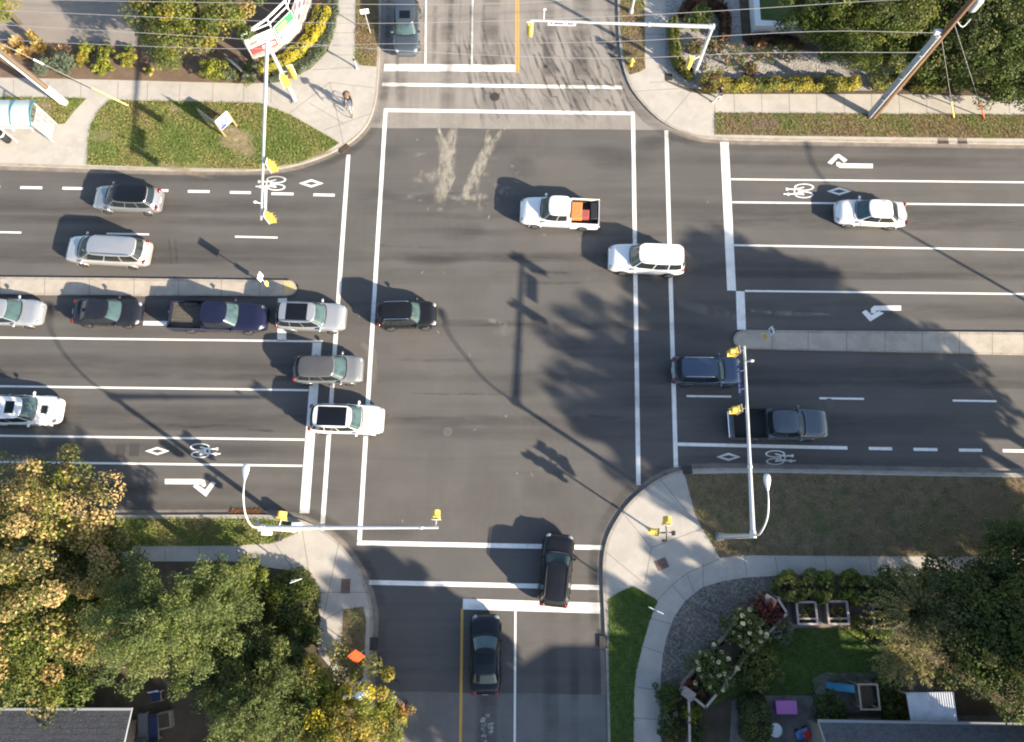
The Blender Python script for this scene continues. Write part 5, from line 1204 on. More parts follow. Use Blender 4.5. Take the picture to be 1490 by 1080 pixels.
NEtrees = [((1228, 40), 3.2, 2.3, 1.8, [L_green, L_olive, L_yg], [3, 2, 1], 'mid green tree standing over the pale gravel'), ((1290, 20), 4.6, 3.4, 2.4, [L_green, L_olive, L_yg], [3, 2, 1.2], 'tall green tree behind the conduit pole'), ((1196, 6), 4.2, 2.4, 2.0, [L_green, L_dark, L_yg], [3, 2, 1], 'green tree beside the white garden wall'),
    ((1352, 70), 3.2, 2.1, 1.8, [L_green, L_dark, L_olive], [2, 2, 1], 'dark green tree right behind the tall utility pole'), ((1420, 62), 4.2, 3.0, 2.4, [L_dark, L_green, L_olive], [2.4, 2, .8], 'dark green tree over the guy wires'), ((1492, 28), 5.0, 3.6, 2.6, [L_green, L_dark, L_yg], [3, 2, 1], 'dense green tree cut off by the top right corner'),
    ((1400, -30), 5.2, 3.6, 2.6, [L_green, L_dark, L_yg], [3, 2, 1], 'green tree along the top edge above the guy wires'), ((1480, 108), 3.0, 2.2, 1.7, [L_dark, L_green], [2, 1.6], 'dark leafy tree overhanging the right pavement'), ((1272, 66), 2.2, 1.5, 1.2, [L_dark, L_green, L_olive], [2, 2, 1], 'low dark tree left of the tall utility pole')]
for i, (px, zc, rx, rz, mt, wt, lb) in enumerate(NEtrees):
    tree('leafy_tree', lb, 'tree', px, zc, rx, rz, mt, wt, k=int(26+9*rx), cr=.62+.07*rx, n=105, leaf=.27, seed=100+i, group='trees behind the right pavement')
for i, (u, v) in enumerate(((1310, 112), (1330, 108), (1360, 116), (1395, 120), (1425, 122), (1452, 118))):
    shrub('shrub', 'low leafy shrub on the pavement edge, number along the row unclear' if False else ['small shrub directly behind the conduit pole foot', 'dark shrub just right of the utility pole', 'green shrub above the yellow guy guard', 'shrub between the two guy guards', 'green shrub above the orange guy guard', 'dark shrub at the right end of the pavement edge'][i], 'shrub', (u, v), .55, (.85, .7, .5), [[L_green, L_olive], [L_dark, L_green], [L_green, L_yg]][i % 3], k=12, n=70, leaf=.15, seed=120+i, group='shrubs along the right pavement')
# ---- south-west corner
tree('autumn_tree', 'large tree with tan and orange tips at the left edge', 'tree', (48, 800), 4.7, 4.7, 2.5, [L_tan, L_orange, L_yg, L_olive, L_green], [2.6, 1.0, 2.4, 2.2, 1.0], k=100, cr=.78, n=105, leaf=.27, seed=200, topmat=(0, .35), ry=5.0)
tree('autumn_tree', 'green lower tree with orange edge beneath the large tan tipped tree', 'tree', (52, 925), 3.6, 3.6, 1.8, [L_olive, L_green, L_yg, L_orange], [3, 3, 1.4, .6], k=50, cr=.8, n=100, leaf=.27, seed=201)
tree('autumn_tree', 'dark olive tree between the tan tipped tree and the pine', 'tree', (132, 842), 3.2, 2.3, 1.7, [L_olive, L_dark, L_green], [2, 2, 2], k=42, cr=.75, n=100, leaf=.26, seed=202)
def pine(label, px, zc, rx, rz, seed, mats=(L_pine, L_pinelt, L_green), wts=(3, 2, 1), nb=46, ry=1.0):
    rng = np.random.default_rng(seed); c = G(px[0], px[1], zc); root = thing('pine_tree', label, 'pine tree', (c.x, c.y, KZ))
    hz = zc-KZ; cen = []; rad = []; mt = []; mb = MB(); mb.tube([(0, 0, -.1), (0, 0, hz*.6), (0, 0, hz+rz)], [.3, .22, .03], 9); mb.build('trunk', m_bark, root); lm = MB()
    for b in range(nb):
        t = (b+.5)/nb; a = b*2.39996+rng.normal()*.2; hgt = hz+rz*(1-1.5*t)+rng.normal()*.15; ln = rx*(t**.62)*(.8+.35*rng.random())
        d = np.array([cos(a), sin(a)*ry, 0]); p0 = np.array([0, 0, max(.5, hgt-.4)]); p1 = d*ln+np.array([0, 0, hgt+.12])
        lm.tube([Vector(p0), Vector(p0*.5+p1*.5), Vector(p1)], [.06, .04, .015], 5, cap=False)
        m_ = rng.choice(3, p=np.array(wts)/sum(wts))
        for q in np.arange(max(.3, .25*ln), ln+.01, .42):
            for sgn in (-1, 0, 1):
                off = np.array([-d[1], d[0], 0])*sgn*(.18+.30*(q/ln)*rng.random()) 
                cen.append(p0+(p1-p0)*(q/ln)+off+np.array([0, 0, .08*rng.normal()])); rad.append((.26+.16*rng.random())); mt.append(m_)
    lm.build('limbs', m_bark, root)
    cen = np.array(cen); rad = np.array(rad); V, idx = leaves(rng, cen, np.stack([rad, rad, rad*.7], 1), 48, .165, flat=.5, shell=.3, narrow=.30)
    mi = np.array(mt)[idx]; sw = rng.random(len(mi)) < .3; mi[sw] = rng.choice(3, sw.sum(), p=np.array(wts)/sum(wts)); quads_obj('crown', V, list(mats), mi, root); return root
pine('large light green pine filling the middle of the lower left corner', (238, 905), 6.7, 4.7, 2.2, 210, nb=60, ry=.80)
pine('darker pine crown reaching toward the clipped round bush', (322, 862), 4.6, 2.2, 1.3, 211, wts=(3, 1, 2), nb=26)
pine('green pine with bright tips near the bottom edge beside the yellow tree', (385, 1030), 4.0, 4.0, 2.0, 212, mats=(L_pine, L_pinelt, L_olive), wts=(3, 1.4, 1.4), nb=48)
tree('dark_tree', 'dark green tree in shade between the pines and the house', 'tree', (330, 968), 2.6, 2.4, 1.4, [L_dark, L_green], [3, 1], k=36, cr=.7, n=90, leaf=.26, seed=213)
tree('dark_tree', 'dark green tree at the curved pavement behind the clipped hedge', 'tree', (412, 968), 2.0, 1.5, 1.2, [L_dark, L_green, L_olive], [3, 1.5, .6], k=30, cr=.65, n=95, leaf=.24, seed=214)
tree('dark_tree', 'low dark green tree in front of the shingle roof', 'tree', (92, 986), 2.2, 2.4, 1.5, [L_green, L_dark], [2, 2], k=30, cr=.7, n=95, leaf=.24, seed=215)
tree('yellow_tree', 'golden yellow tree overhanging the side road at the bottom edge', 'tree', (512, 1060), 3.6, 2.8, 1.8, [L_gold, L_yel, L_yg, L_olive], [3, 1.0, 2, 1.6], k=58, cr=.55, n=100, leaf=.24, seed=216)
tree('yellow_tree', 'olive and gold tree between the bottom pine and the yellow tree', 'tree', (455, 1010), 3.2, 2.0, 1.5, [L_olive, L_yg, L_gold, L_green], [2, 1.4, 1, 2], k=32, cr=.55, n=95, leaf=.23, seed=217)
tree('small_tree', 'rust red sapling tip at the right of the yellow tree', 'tree', (583, 1037), 2.4, .55, .6, [L_rust, L_orange], [2, 1], k=8, cr=.24, n=45, leaf=.18, seed=218)
shrub('round_bush', 'yellow green ball shaped bush left of the clipped hedge', 'bush', (360, 842), 1.3, (1.05, 1.05, 1.1), [L_yg, L_green, L_olive], [2, 2, 1], k=30, cr=.4, n=90, leaf=.15, seed=220)
def mound(name, label, px, zc, r, mats, wts, seed, dens=420, leaf=.12):
    rng = np.random.default_rng(seed); c = G(px[0], px[1], 0.0); root = thing(name, label, 'hedge', (c.x, c.y, KZ)); N = int(dens*pi*r[0]*r[1]*1.6)
    u = rng.random(N); a = rng.random(N)*2*pi; z = u; q = np.sqrt(1-z*z); e = .75
    d = np.stack([q*np.cos(a), q*np.sin(a), z], 1); sh = np.stack([np.sign(d[:, 0])*abs(d[:, 0])**e, np.sign(d[:, 1])*abs(d[:, 1])**e, abs(d[:, 2])**e], 1)
    rr = (.86+.14*rng.random(N))*(1+.05*np.sin(5*a+seed)); pos = sh*np.array(r)*rr[:, None]; pos[:, 2] = np.maximum(.03, pos[:, 2])
    nm = d+rng.normal(size=(N, 3))*.5; nm /= np.linalg.norm(nm, axis=1, keepdims=True); t = rng.normal(size=(N, 3)); t -= nm*(t*nm).sum(1, keepdims=True); t /= np.linalg.norm(t, axis=1, keepdims=True); b = np.cross(nm, t)
    s = leaf*(.6+.8*rng.random(N))[:, None]; V = np.stack([pos-t*s*.5, pos+b*s*.32, pos+t*s*.5, pos-b*s*.32], 1)
    patch = np.sin(pos[:, 0]*2.1+seed)+np.sin(pos[:, 1]*2.7)+np.sin(pos[:, 0]*4.3-pos[:, 1]*3.1); o = np.argsort(np.argsort(patch+rng.normal(size=N)*.9))/N
    cw = np.cumsum(np.array(wts)/sum(wts)); quads_obj('foliage', V, mats, np.searchsorted(cw, o*.9999), root)
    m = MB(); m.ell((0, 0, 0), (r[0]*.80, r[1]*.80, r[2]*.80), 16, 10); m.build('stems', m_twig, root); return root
mound('clipped_hedge', 'large clipped green hedge mound inside the curved lower left pavement', (426, 880), 0, (1.72, 2.15, 1.25), [L_olive, L_green, L_yg], [3, 3, 1.2], 221)
shrub('shrub', 'dark low shrub beside the curved pavement below the clipped hedge', 'shrub', (452, 925), .5, (.6, .7, .5), [L_dark, L_green], k=12, n=80, leaf=.14, seed=222)
# ---- south-east corner
tree('dark_tree', 'dark tree mass at the right edge over the shaded dry grass', 'tree', (1492, 828), 3.6, 2.3, 1.6, [L_dark, L_green, L_olive], [3, 2, 1], k=50, cr=.8, n=100, leaf=.27, seed=230)
tree('dark_tree', 'dark tree behind the wispy willow in the right garden', 'tree', (1392, 882), 3.2, 2.4, 1.6, [L_dark, L_green, L_olive], [3, 1, 1], k=50, cr=.8, n=100, leaf=.27, seed=231)
tree('leafy_tree', 'green tree with a few gold leaves at the right edge of the garden', 'tree', (1470, 885), 4.2, 2.4, 1.8, [L_green, L_olive, L_dark, L_gold], [3, 2, 2, .5], k=44, cr=.75, n=100, leaf=.27, seed=232)
tree('leafy_tree', 'mid green tree above the white metal roof', 'tree', (1424, 940), 3.4, 2.0, 1.5, [L_green, L_olive, L_dark], [3, 2, 2], k=40, cr=.7, n=100, leaf=.25, seed=233)
tree('leafy_tree', 'green tree at the right edge beside the patio', 'tree', (1500, 968), 4.0, 2.3, 1.7, [L_green, L_yg, L_olive], [3, 1, 1], k=38, cr=.7, n=100, leaf=.25, seed=234)
tree('dark_tree', 'small dark tree left of the wispy willow beside the pavement', 'tree', (1312, 866), 2.2, 1.3, 1.1, [L_dark, L_green], [2, 1.6], k=26, cr=.6, n=90, leaf=.24, seed=235)
def wispy(label, px, zc, rx, seed, mats, n=120, az=None):
    rng = np.random.default_rng(seed); c = G(px[0], px[1], zc); root = thing('willow_tree', label, 'tree', (c.x, c.y, KZ)); hz = zc-KZ
    m = MB(); m.tube([(0, 0, -.1), (0, 0, hz*.7)], [.16, .12], 8); m.build('trunk', m_bark, root); m = MB(); Vs = []
    for b in range(n):
        a = rng.random()*2*pi if az is None else az+rng.normal()*.7; ln = rx*(.45+.6*rng.random()); h0 = hz*.65; 
        P = [np.array([cos(a)*ln*t, sin(a)*ln*t, h0+(hz*.45)*sin(t*2.2)-.35*t*t*hz*rng.random()*.6]) for t in np.linspace(.02, 1, 7)]
        P = [p+rng.normal(size=3)*.06 for p in P]
        if b % 3 == 0: m.tube([Vector(p) for p in P], [.03, .026, .022, .018, .014, .01, .006], 4, cap=False)
        cen = np.array([P[i]*(1-f)+P[i+1]*f for i in range(1, 6) for f in (0, .33, .66)]); V, _ = leaves(rng, cen, np.full(len(cen), .11), 5, .17, shell=.1, narrow=.22); Vs.append(V)
    m.build('limbs', m_bark, root); V = np.concatenate(Vs); quads_obj('crown', V, mats, rng.integers(0, len(mats), len(V)), root); return root
wispy('wispy yellow green willow in the right garden above the patio', (1338, 895), 4.0, 3.4, 240, [L_willow, L_olive, L_willow], 170)
wispy('wispy pale yellow drooping tree left of the willow over the garden lawn', (1318, 945), 3.2, 2.3, 241, [L_willow], 90, az=-2.0)
hedge('laurel_hedge', 'glossy yellow green hedge between the pavement and the planter boxes', 'hedge', [(1142, 853), (1180, 851), (1215, 852), (1248, 855)], 1.7, 1.25, [L_yg, L_green, L_olive, L_lime], [3, 2, 1, 1.6], seed=21, leaf=.24, dens=110, lump=.3)
hedge('laurel_hedge', 'dark green hedge continuing right of the glossy hedge', 'hedge', [(1258, 858), (1280, 862)], 1.4, 1.1, [L_dark, L_green], [2, 1.5], seed=22, leaf=.22, dens=110, lump=.3)
shrub('hydrangea', 'upper hydrangea with cream flower heads in the raised bed', 'hydrangea', (1086, 914), 1.2, (1.05, 1.05, .8), [L_green, L_olive], k=22, n=60, leaf=.2, seed=250, flowers=(L_cream, 26, .125), group='hydrangeas')
shrub('hydrangea', 'lower hydrangea with cream flower heads in the raised bed', 'hydrangea', (1036, 972), 1.2, (1.05, 1.05, .8), [L_green, L_dark], k=22, n=60, leaf=.2, seed=251, flowers=(L_cream, 26, .125), group='hydrangeas')
shrub('maple_shrub', 'dark plum red shrub at the upper end of the raised bed', 'shrub', (1112, 886), 1.0, (.75, .75, .6), [L_plum], k=14, n=70, leaf=.16, seed=252)
shrub('maple_shrub', 'dark purple low shrub at the lower end of the raised bed', 'shrub', (1012, 1002), .7, (.6, .6, .4), [L_plum, L_dark], k=12, n=60, leaf=.15, seed=253)
shrub('shrub', 'leafy green shrub on the lawn side of the rail, largest of three', 'shrub', (1102, 968), .95, (1.2, 1.25, .75), [L_green, L_olive, L_yg], [3, 2, .6], k=26, n=60, leaf=.18, seed=254)
shrub('shrub', 'pale green shrub where the rail turns above the lawn', 'shrub', (1133, 914), .7, (.75, .7, .5), [L_blue, L_olive], k=14, n=60, leaf=.16, seed=255)
shrub('round_bush', 'dark green ball bush at the lower end of the curved pavement', 'bush', (971, 1011), .7, (.62, .62, .6), [L_dark, L_green], k=24, cr=.26, n=90, leaf=.11, seed=256)
for i, (u, v, mt) in enumerate(((972, 1040, [L_green, L_blue]), (1006, 1038, [L_yg, L_lime]), (975, 1060, [L_dark, L_green]), (1010, 1062, [L_green, L_dark]))):
    shrub('shrub', ['grey green shrub below the ball bush', 'yellow green shrub beside the fence rail', 'dark shrub at the bottom of the fence strip', 'dark green shrub behind the fence near the bottom edge'][i], 'shrub', (u, v), .55, (.55, .5, .45), mt, k=10, n=60, leaf=.14, seed=260+i)
shrub('flower_plant', 'small orange flowered plant in the fence strip', 'plant', (977, 1072), .4, (.3, .3, .25), [L_rust, L_orange, L_green], k=8, n=40, leaf=.12, seed=265, core=False)
mound('clipped_hedge', 'tall clipped green hedge column left of the patio', (1092, 1042), 0, (.95, 1.45, 1.7), [L_green, L_olive, L_dark], [2, 2, 2], 266)
for i, (u, v, r) in enumerate(((1286, 1001, .8), (1292, 1034, .7))): mound('round_conifer', ['upper', 'lower'][i]+' one of two round clipped bushes left of the white metal roof', (u, v), 0, (r, r, 1.15), [L_green, L_yg, L_dark], [3, 1, 1.5], 270+i)
shrub('shrub', 'dark leafy shrub beside the blue toy and the stone island', 'shrub', (1206, 1030), .9, (.85, .75, .7), [L_dark, L_green], k=16, n=70, leaf=.18, seed=272)
shrub('shrub', 'low green plant with yellow tint below the planter boxes', 'shrub', (1250, 912), .5, (.7, .5, .35), [L_yg, L_olive], k=10, n=50, leaf=.14, seed=273, core=False)
shrub('shrub', 'overgrown green plants spilling over the third planter box', 'shrub', (1284, 896), .8, (.7, .6, .4), [L_dark, L_green, L_olive], k=12, n=60, leaf=.15, seed=274, core=False)
# tall trees just outside the frame: their shade falls across the right half of the junction
def shade_tree(label, tip, hgt, rx, seed, dense=1.0):
    p = G(*tip)+SUNW*(hgt/math.tan(SUN_EL)); rng = np.random.default_rng(seed); root = thing('tall_tree', label, 'tree', (p.x, p.y, KZ), 0, 'tall trees outside the frame')
    cc = clump_centres(rng, (0, 0, hgt-rx*1.05), (rx, rx, rx*1.05), int(74*dense), -.7, .4, .5); rad = rx*.22*(.6+.8*rng.random(len(cc)))
    V, idx = leaves(rng, cc, np.stack([rad, rad, rad*.8], 1), 100, .38, shell=.2); mats = [L_green, L_dark, L_olive]; quads_obj('crown', V, mats, rng.integers(0, 3, len(cc))[idx], root)
    m = MB(); m.tube([(0, 0, -.1), (0, 0, hgt*.5), (0, 0, hgt*.9)], [.4, .28, .05], 9); m.build('trunk', m_bark, root); m = MB()
    for q in cc[::4]: q = Vector(q); st = Vector((0, 0, hgt*.4)); m.tube([st, st.lerp(q, .5), q], [.14, .09, .02], 6, cap=False)
    m.build('limbs', m_bark, root); return root
for i, (tip, h_, rx, dn) in enumerate(SHADE):
    shade_tree(SHADE_L[i], tip, h_, rx, 300+i, dn)
# ================================================================ buildings and gardens
m_shingle = M('grey_shingles', (.085, .088, .098), .9, layers=((2.2, (.065, .068, .076), .42, .62), (9, (.125, .128, .14), .4, .9, dict(kind='cells', stretch=(1, 2.4, 1), amt=.6))), bump=(9, .03))
m_shingled = M('dark_shingles', (.045, .048, .056), .9, layers=((2.2, (.033, .036, .042), .42, .62), (9, (.075, .078, .086), .4, .9, dict(kind='cells', stretch=(1, 2.4, 1), amt=.6))), bump=(9, .03))
m_wall = M('house_wall_beige', (.22, .195, .16), .85, layers=((1.5, (.19, .165, .135), .42, .62),))
m_gut = M('white_gutter', (.66, .67, .69), .5); m_gutg = M('grey_gutter', (.27, .28, .30), .5)
m_timber = M('grey_timber', (.21, .175, .145), .85, layers=((3, (.15, .125, .10), .42, .65), (10, (.27, .23, .19), .5, .75)))
m_rail = M('pale_rail', (.44, .37, .32), .7, layers=((3, (.36, .30, .26), .42, .65),))
m_brownw = M('brown_fence_wood', (.11, .07, .045), .85, layers=((5, (.075, .05, .033), .42, .65),))
m_stone = M('grey_post_stone', (.30, .265, .235), .85, layers=((5, (.22, .195, .17), .42, .65),))
def gable_house(name, label, c0, c1, depth, eave, ridge, roofm, over=.45):
    """c0, c1: front eave ends (world xy) ; the house runs back by depth, ridge parallel to the front"""
    a, b = Vector((c0[0], c0[1], 0)), Vector((c1[0], c1[1], 0)); ax = (b-a).normalized(); bk = Vector((ax.y, -ax.x, 0)); L = (b-a).length
    root = thing(name, label, 'house', a); P = lambda s, t, z: ax*s+bk*t+Vector((0, 0, z))
    m = MB(); o = over; m.add([P(o, o, -.1), P(L-o, o, -.1), P(L-o, depth-o, -.1), P(o, depth-o, -.1), P(o, o, eave-.12), P(L-o, o, eave-.12), P(L-o, depth-o, eave-.12), P(o, depth-o, eave-.12), P(o, depth/2, ridge-.25), P(L-o, depth/2, ridge-.25)],
        [(0, 1, 5, 4), (2, 3, 7, 6), (1, 2, 6, 9, 5), (3, 0, 4, 8, 7), (4, 5, 9, 8), (6, 7, 8, 9)]); m.build('wall', m_wall, root)
    m = MB(); th = .16
    for t0, t1 in ((0, depth/2), (depth, depth/2)):
        q = [P(0, t0, eave), P(L, t0, eave), P(L, t1, ridge), P(0, t1, ridge)]; vs = q+[x-Vector((0, 0, th)) for x in q]
        m.add(vs, [(0, 1, 2, 3), (7, 6, 5, 4), (0, 4, 5, 1), (1, 5, 6, 2), (3, 7, 4, 0)])
    n = int(depth/2/.28)
    for k in range(1, n):
        f = k/n
        for t0, t1 in ((0, depth/2), (depth, depth/2)):
            t = t0+(t1-t0)*f; z = eave+(ridge-eave)*f; m.box(P(L/2, t, z+.002), (L-.02, .012, .008), rz=atan2(ax.y, ax.x))
    rf = m.build('roof', roofm, root)
    m = MB(); m.box(P(L/2, -.06, eave-.06), (L+.1, .13, .12), rz=atan2(ax.y, ax.x)); m.build('gutter', m_gutg, rf)
    m = MB()
    for s in (-.03, L+.03): m.tube([P(s, 0, eave-.04), P(s, depth/2, ridge-.03), P(s, depth, eave-.04)], .05, 6)
    m.build('verge_board', m_gutg, rf)
    m = MB(); m.tube([P(0, depth/2, ridge+.02), P(L, depth/2, ridge+.02)], .09, 6); m.build('ridge_cap', roofm, rf)
    m = MB(); m.tube([P(L*.42, depth*.3, ridge*.6), P(L*.42, depth*.3, ridge*.6+1.6)], .09, 8); m.build('vent_pipe', m_galvd, rf)
    return root, P, L
e0, e1 = G(1192, 1051, 3.0), G(1420, 1057, 3.0)
rl = G(800, 940)+SUNW*(6.4/math.tan(SUN_EL)); dep = 2*abs((rl-e0).y)
gable_house('house', 'house with a grey shingle roof along the bottom edge beside the patio', e0, e1+Vector((5, 0, 0)), 6.8, 3.0, 5.6, m_shingle)
P0 = G(800, 938)+SUNW*(9.0/math.tan(SUN_EL)); fb = [P0+Vector(q+(0,)) for q in ((0, 0), (-6.2, -3.7), (-6.2, -14), (13, -14), (13, 0))]; fr = [p-P0 for p in fb]  # unseen block added for its shadow; outline cut to give the slanted shadow edge
root = thing('shadow_block', 'unseen flat roofed block added below the bottom edge to shade the side road', 'building', (P0.x, P0.y, 0))
m = MB(); m.prism(fr, -.1, 8.6); m.build('wall', m_wall, root); m = MB(); m.prism([p*1.0+Vector((0, 0, 0)) for p in fr], 8.603, 9.0); m.build('parapet', m_gutg, root)
s0, s1 = G(-260, 1034, 3.2), G(190, 1034, 3.2)
gable_house('house', 'house with a dark shingle roof and white gutter in the bottom left corner', s0, s1, 8.0, 3.2, 4.1, m_shingled, 1.15)
# metal roofed shelter
b = G(1352, 1034, KZ); root = thing('garden_shelter', 'small garden shelter with a white corrugated metal roof', 'shelter', b)
q = [G(1318, 1008, 2.3)-b, G(1387, 1007, 2.55)-b, G(1394, 1058, 2.55)-b, G(1326, 1059, 2.3)-b]
rows = []
for j in range(2):
    A, B = (q[0], q[1]) if j == 0 else (q[3], q[2]); rows.append([A.lerp(B, i/80)+Vector((0, 0, .022*cos(i/80*2*pi*20))) for i in range(81)])
m = MB(); m.grid(rows, smooth=False, flip=True); m.build('metal_roof', M('white_metal_sheet', (.68, .69, .72), .45, .2, layers=((2, (.58, .59, .62), .42, .66),)), root)
for p in q: m = MB(); m.box((p.x*.93, p.y*.93, p.z/2), (.09, .09, p.z)); m.build('post', m_timber, root)
# white wall of the north-east garden
b = G(1094, 44, KZ); root = thing('garden_wall', 'white L shaped garden wall beside the dark lawn at the top', 'wall', b)
w0 = [G(1088, -60, KZ)-b, G(1096, 48, KZ)-b, G(1172, 52, KZ)-b]; lf = offset(w0, .16); rg = offset(w0, -.16); lf[1] = w0[1]+Vector((.16, .16, 0)); rg[1] = w0[1]-Vector((.16, .16, 0))
m = MB(); m.prism(lf+list(reversed(rg)), 0, 1.0); m.build('wall_body', m_gut, root)
lf2 = [w0[0]+(x-w0[0])*1 for x in lf]; m = MB(); m.prism([p+(p-w0[i])*.35 for i, p in enumerate(lf)]+[p+(p-w0[i])*.35 for i, p in reversed(list(enumerate(rg)))], 1.003, 1.07); m.build('coping', m_signW, root)
# fence and raised bed of the south-east garden
def fence(label, px, hgt, mat, railm, name='garden_fence', step=1.6, boards=True):
    W = [G(u, v, KZ+.01) for u, v in px]; b = W[0]; root = thing(name, label, 'fence', b); W = [p-b for p in W]
    for i in range(len(W)-1):
        p, q = W[i], W[i+1]; L = (q-p).length; a = atan2((q-p).y, (q-p).x); mid = (p+q)/2
        if boards:
            m = MB()
            nb = max(2, int(L/.16))
            for k in range(nb): m.box(p.lerp(q, (k+.5)/nb)+Vector((0, 0, hgt*.47)), (L/nb*.88, .025, hgt*.9), rz=a)
            m.build('board_panel', mat, root)
        m = MB(); m.box(mid+Vector((0, 0, hgt)), (L, .13, .05), rz=a); m.build('top_rail', railm, root)
        n = max(1, int(L/step))
        for k in range(n+(1 if i == len(W)-2 else 0)): m = MB(); m.box(p.lerp(q, k/n)+Vector((0, 0, hgt/2)), (.1, .1, hgt+.05), rz=a); m.build('post', mat, root)
    return root
fence('zigzag timber garden fence with pale top rail behind the hydrangeas', [(1122, 868), (1136, 890), (1083, 947), (1020, 1024), (1003, 1010)], 1.0, m_timber, m_rail)
fence('straight pale railed fence running down to the bottom edge', [(996, 1012), (997, 1045), (998, 1120)], 1.0, m_timber, m_rail)
fence('short pale railed fence from the stone pillar to the hedge', [(1120, 867), (1150, 873)], .8, m_timber, m_rail)
for px, lb in (((1110, 872), 'upper'), ((995, 1004), 'lower')):
    p = G(*px, KZ); root = thing('gate_pillar', lb+' grey stone pillar at the end of the raised hydrangea bed', 'pillar', p, R(-35))
    m = MB(); m.box((0, 0, .55), (.62, .42, 1.1), bev=.03); m.build('shaft', m_stone, root); m = MB(); m.box((0, 0, 1.15), (.74, .54, .1), bev=.03); m.build('cap', m_stone, root)
b = G(1050, 935, KZ); root = thing('raised_bed', 'long timber edged raised bed holding the two hydrangeas', 'planter', b, 0)
W = [G(*q, KZ+.01)-b for q in ((1100, 878), (1088, 888), (1042, 936), (990, 996))]; m = MB()
for p, q in zip(W, W[1:]): m.box((p+q)/2+Vector((0, 0, .22)), ((q-p).length, .14, .46), rz=atan2((q-p).y, (q-p).x), bev=.02)
m.build('timber_edge', m_timber, root)
V_ = [G(*q, KZ+.01)-b for q in ((1112, 880), (1124, 892), (1077, 945), (1018, 1016), (1000, 1003), (1040, 945))]
m = MB(); m.prism(V_, 0, .38); m.build('soil', m_soil, root)
def planter(label, px0, px1, plants, seed):
    a, c = G(*px0, .8), G(*px1, .8); w_, d_ = abs(c.x-a.x), abs(c.y-a.y); p = (a+c)/2; root = thing('planter_box', label, 'planter box', (p.x, p.y, KZ+.01), 0, 'planter boxes'); h = .72
    m = MB()
    for sx in (1, -1): m.box((sx*(w_/2-.05), 0, h/2), (.08, d_-.012, h))
    for sy in (1, -1): m.box((0, sy*(d_/2-.05), h/2), (w_-.18, .08, h))
    m.build('box', m_timber, root); m = MB(); m.box((0, 0, h*.36), (w_-.19, d_-.19, h*.72)); m.build('soil', m_soil, root)
    m = MB()
    for sx in (1, -1): m.box((sx*(w_/2-.04), 0, h+.025), (.12, d_, .045))
    for sy in (1, -1): m.box((0, sy*(d_/2-.04), h+.025), (w_-.21, .12, .045))
    m.box((0, -d_*.24, h+.024), (w_-.21, .09, .04)); m.build('rim', m_rail, root)
    rng = np.random.default_rng(seed); cen = np.stack([rng.uniform(-w_*.3, w_*.3, 7), rng.uniform(-d_*.3, d_*.3, 7), np.full(7, h*.85)], 1); V, idx = leaves(rng, cen, np.full(7, .2), 28, .14); quads_obj('plants', V, plants, rng.integers(0, len(plants), 7)[idx], root)
planter('left wooden planter box with green seedlings under the glossy hedge', (1157, 875), (1190, 909), [L_green, L_brown, L_olive], 1)
planter('middle wooden planter box with golden seedlings under the glossy hedge', (1201, 874), (1236, 909), [L_gold, L_brown], 2)
planter('right wooden planter box hidden by overgrown greens beside the willow', (1268, 882), (1304, 915), [L_green, L_dark], 3)
area('timber_path', [(1145, 874), (1330, 872), (1330, 914), (1143, 914)], KZ+.0225, m_timber)
# play things
m_slide = M('slide_blue', (.05, .26, .40), .35); m_pinkp = M('pink_plastic', (.62, .20, .50), .4); m_bluep = M('blue_plastic', (.06, .20, .48), .4); m_redp = M('red_plastic', (.5, .04, .04), .4); m_whitep = M('white_plastic', (.78, .78, .78), .4)
b = G(1246, 1006, KZ); root = thing('play_tower', 'small wooden play tower with a blue slide on the stone island', 'play tower', b)
m = MB()
for x in (-.45, .45):
    for y in (-.6, .6): m.box((x, y, .75), (.09, .09, 1.5))
m.build('frame', m_timber, root); m = MB(); m.box((0, 0, .8), (.96, 1.24, .06)); m.build('deck', m_brownw, root)
m = MB()
for y in (-.66, .66): m.box((0, y, 1.5), (1.14, .08, .08))
for x in (-.53, .53): m.box((x, 0, 1.5), (.08, 1.24, .08))
m.build('top_rail', m_rail, root)
rows = []
for i in range(9):
    t = i/8; x = -.5-1.25*t; z = .84*(1-t)**1.3+.06; rows.append([Vector((x, y+.32, z+dz)) for y, dz in ((-.22, .12), (-.19, 0), (.19, 0), (.22, .12))])
m = MB(); m.grid(rows, smooth=False); m.build('slide', m_slide, root)
p = G(1140, 1027, KZ); root = thing('storage_box', 'pink plastic storage box on the patio', 'storage box', p)
m = MB(); m.box((0, 0, .22), (1.15, .66, .44), bev=.04); m.build('box', m_pinkp, root); m = MB(); m.box((0, 0, .47), (1.22, .72, .06), bev=.02); m.build('lid', m_pinkp, root)
p = G(1122, 1058, KZ); root = thing('round_table', 'white round garden table on the patio', 'table', p)
m = MB(); m.lathe([(0, .70), (.36, .70), (.385, .715), (.36, .73), (0, .73)], (0, 0, 0), 24); m.build('tabletop', m_whitep, root); m = MB(); m.tube([(0, 0, .05), (0, 0, .7)], .035, 8); m.lathe([(.25, 0), (.25, .03), (.05, .07)], (0, 0, 0), 14); m.build('pedestal', m_galvd, root)
p = G(1120, 1056, KZ+.75); m = MB(); m.lathe([(.0, 0), (.05, 0), (.06, .09), (.045, .1)], (0, 0, 0), 12); o = m.build('plant_pot', m_blk, None); o.location = p; tag(o, 'small dark pot on the white round table', 'pot')
p = G(1188, 1031, KZ); root = thing('toy_vehicle', 'blue ride on toy beside the dark shrub', 'toy', p, R(-35))
m = MB(); m.box((0, 0, .25), (.7, .32, .2), bev=.08); m.build('body', m_bluep, root); m = MB(); m.box((-.18, 0, .42), (.24, .28, .18), bev=.05); m.build('seat', m_bluep, root)
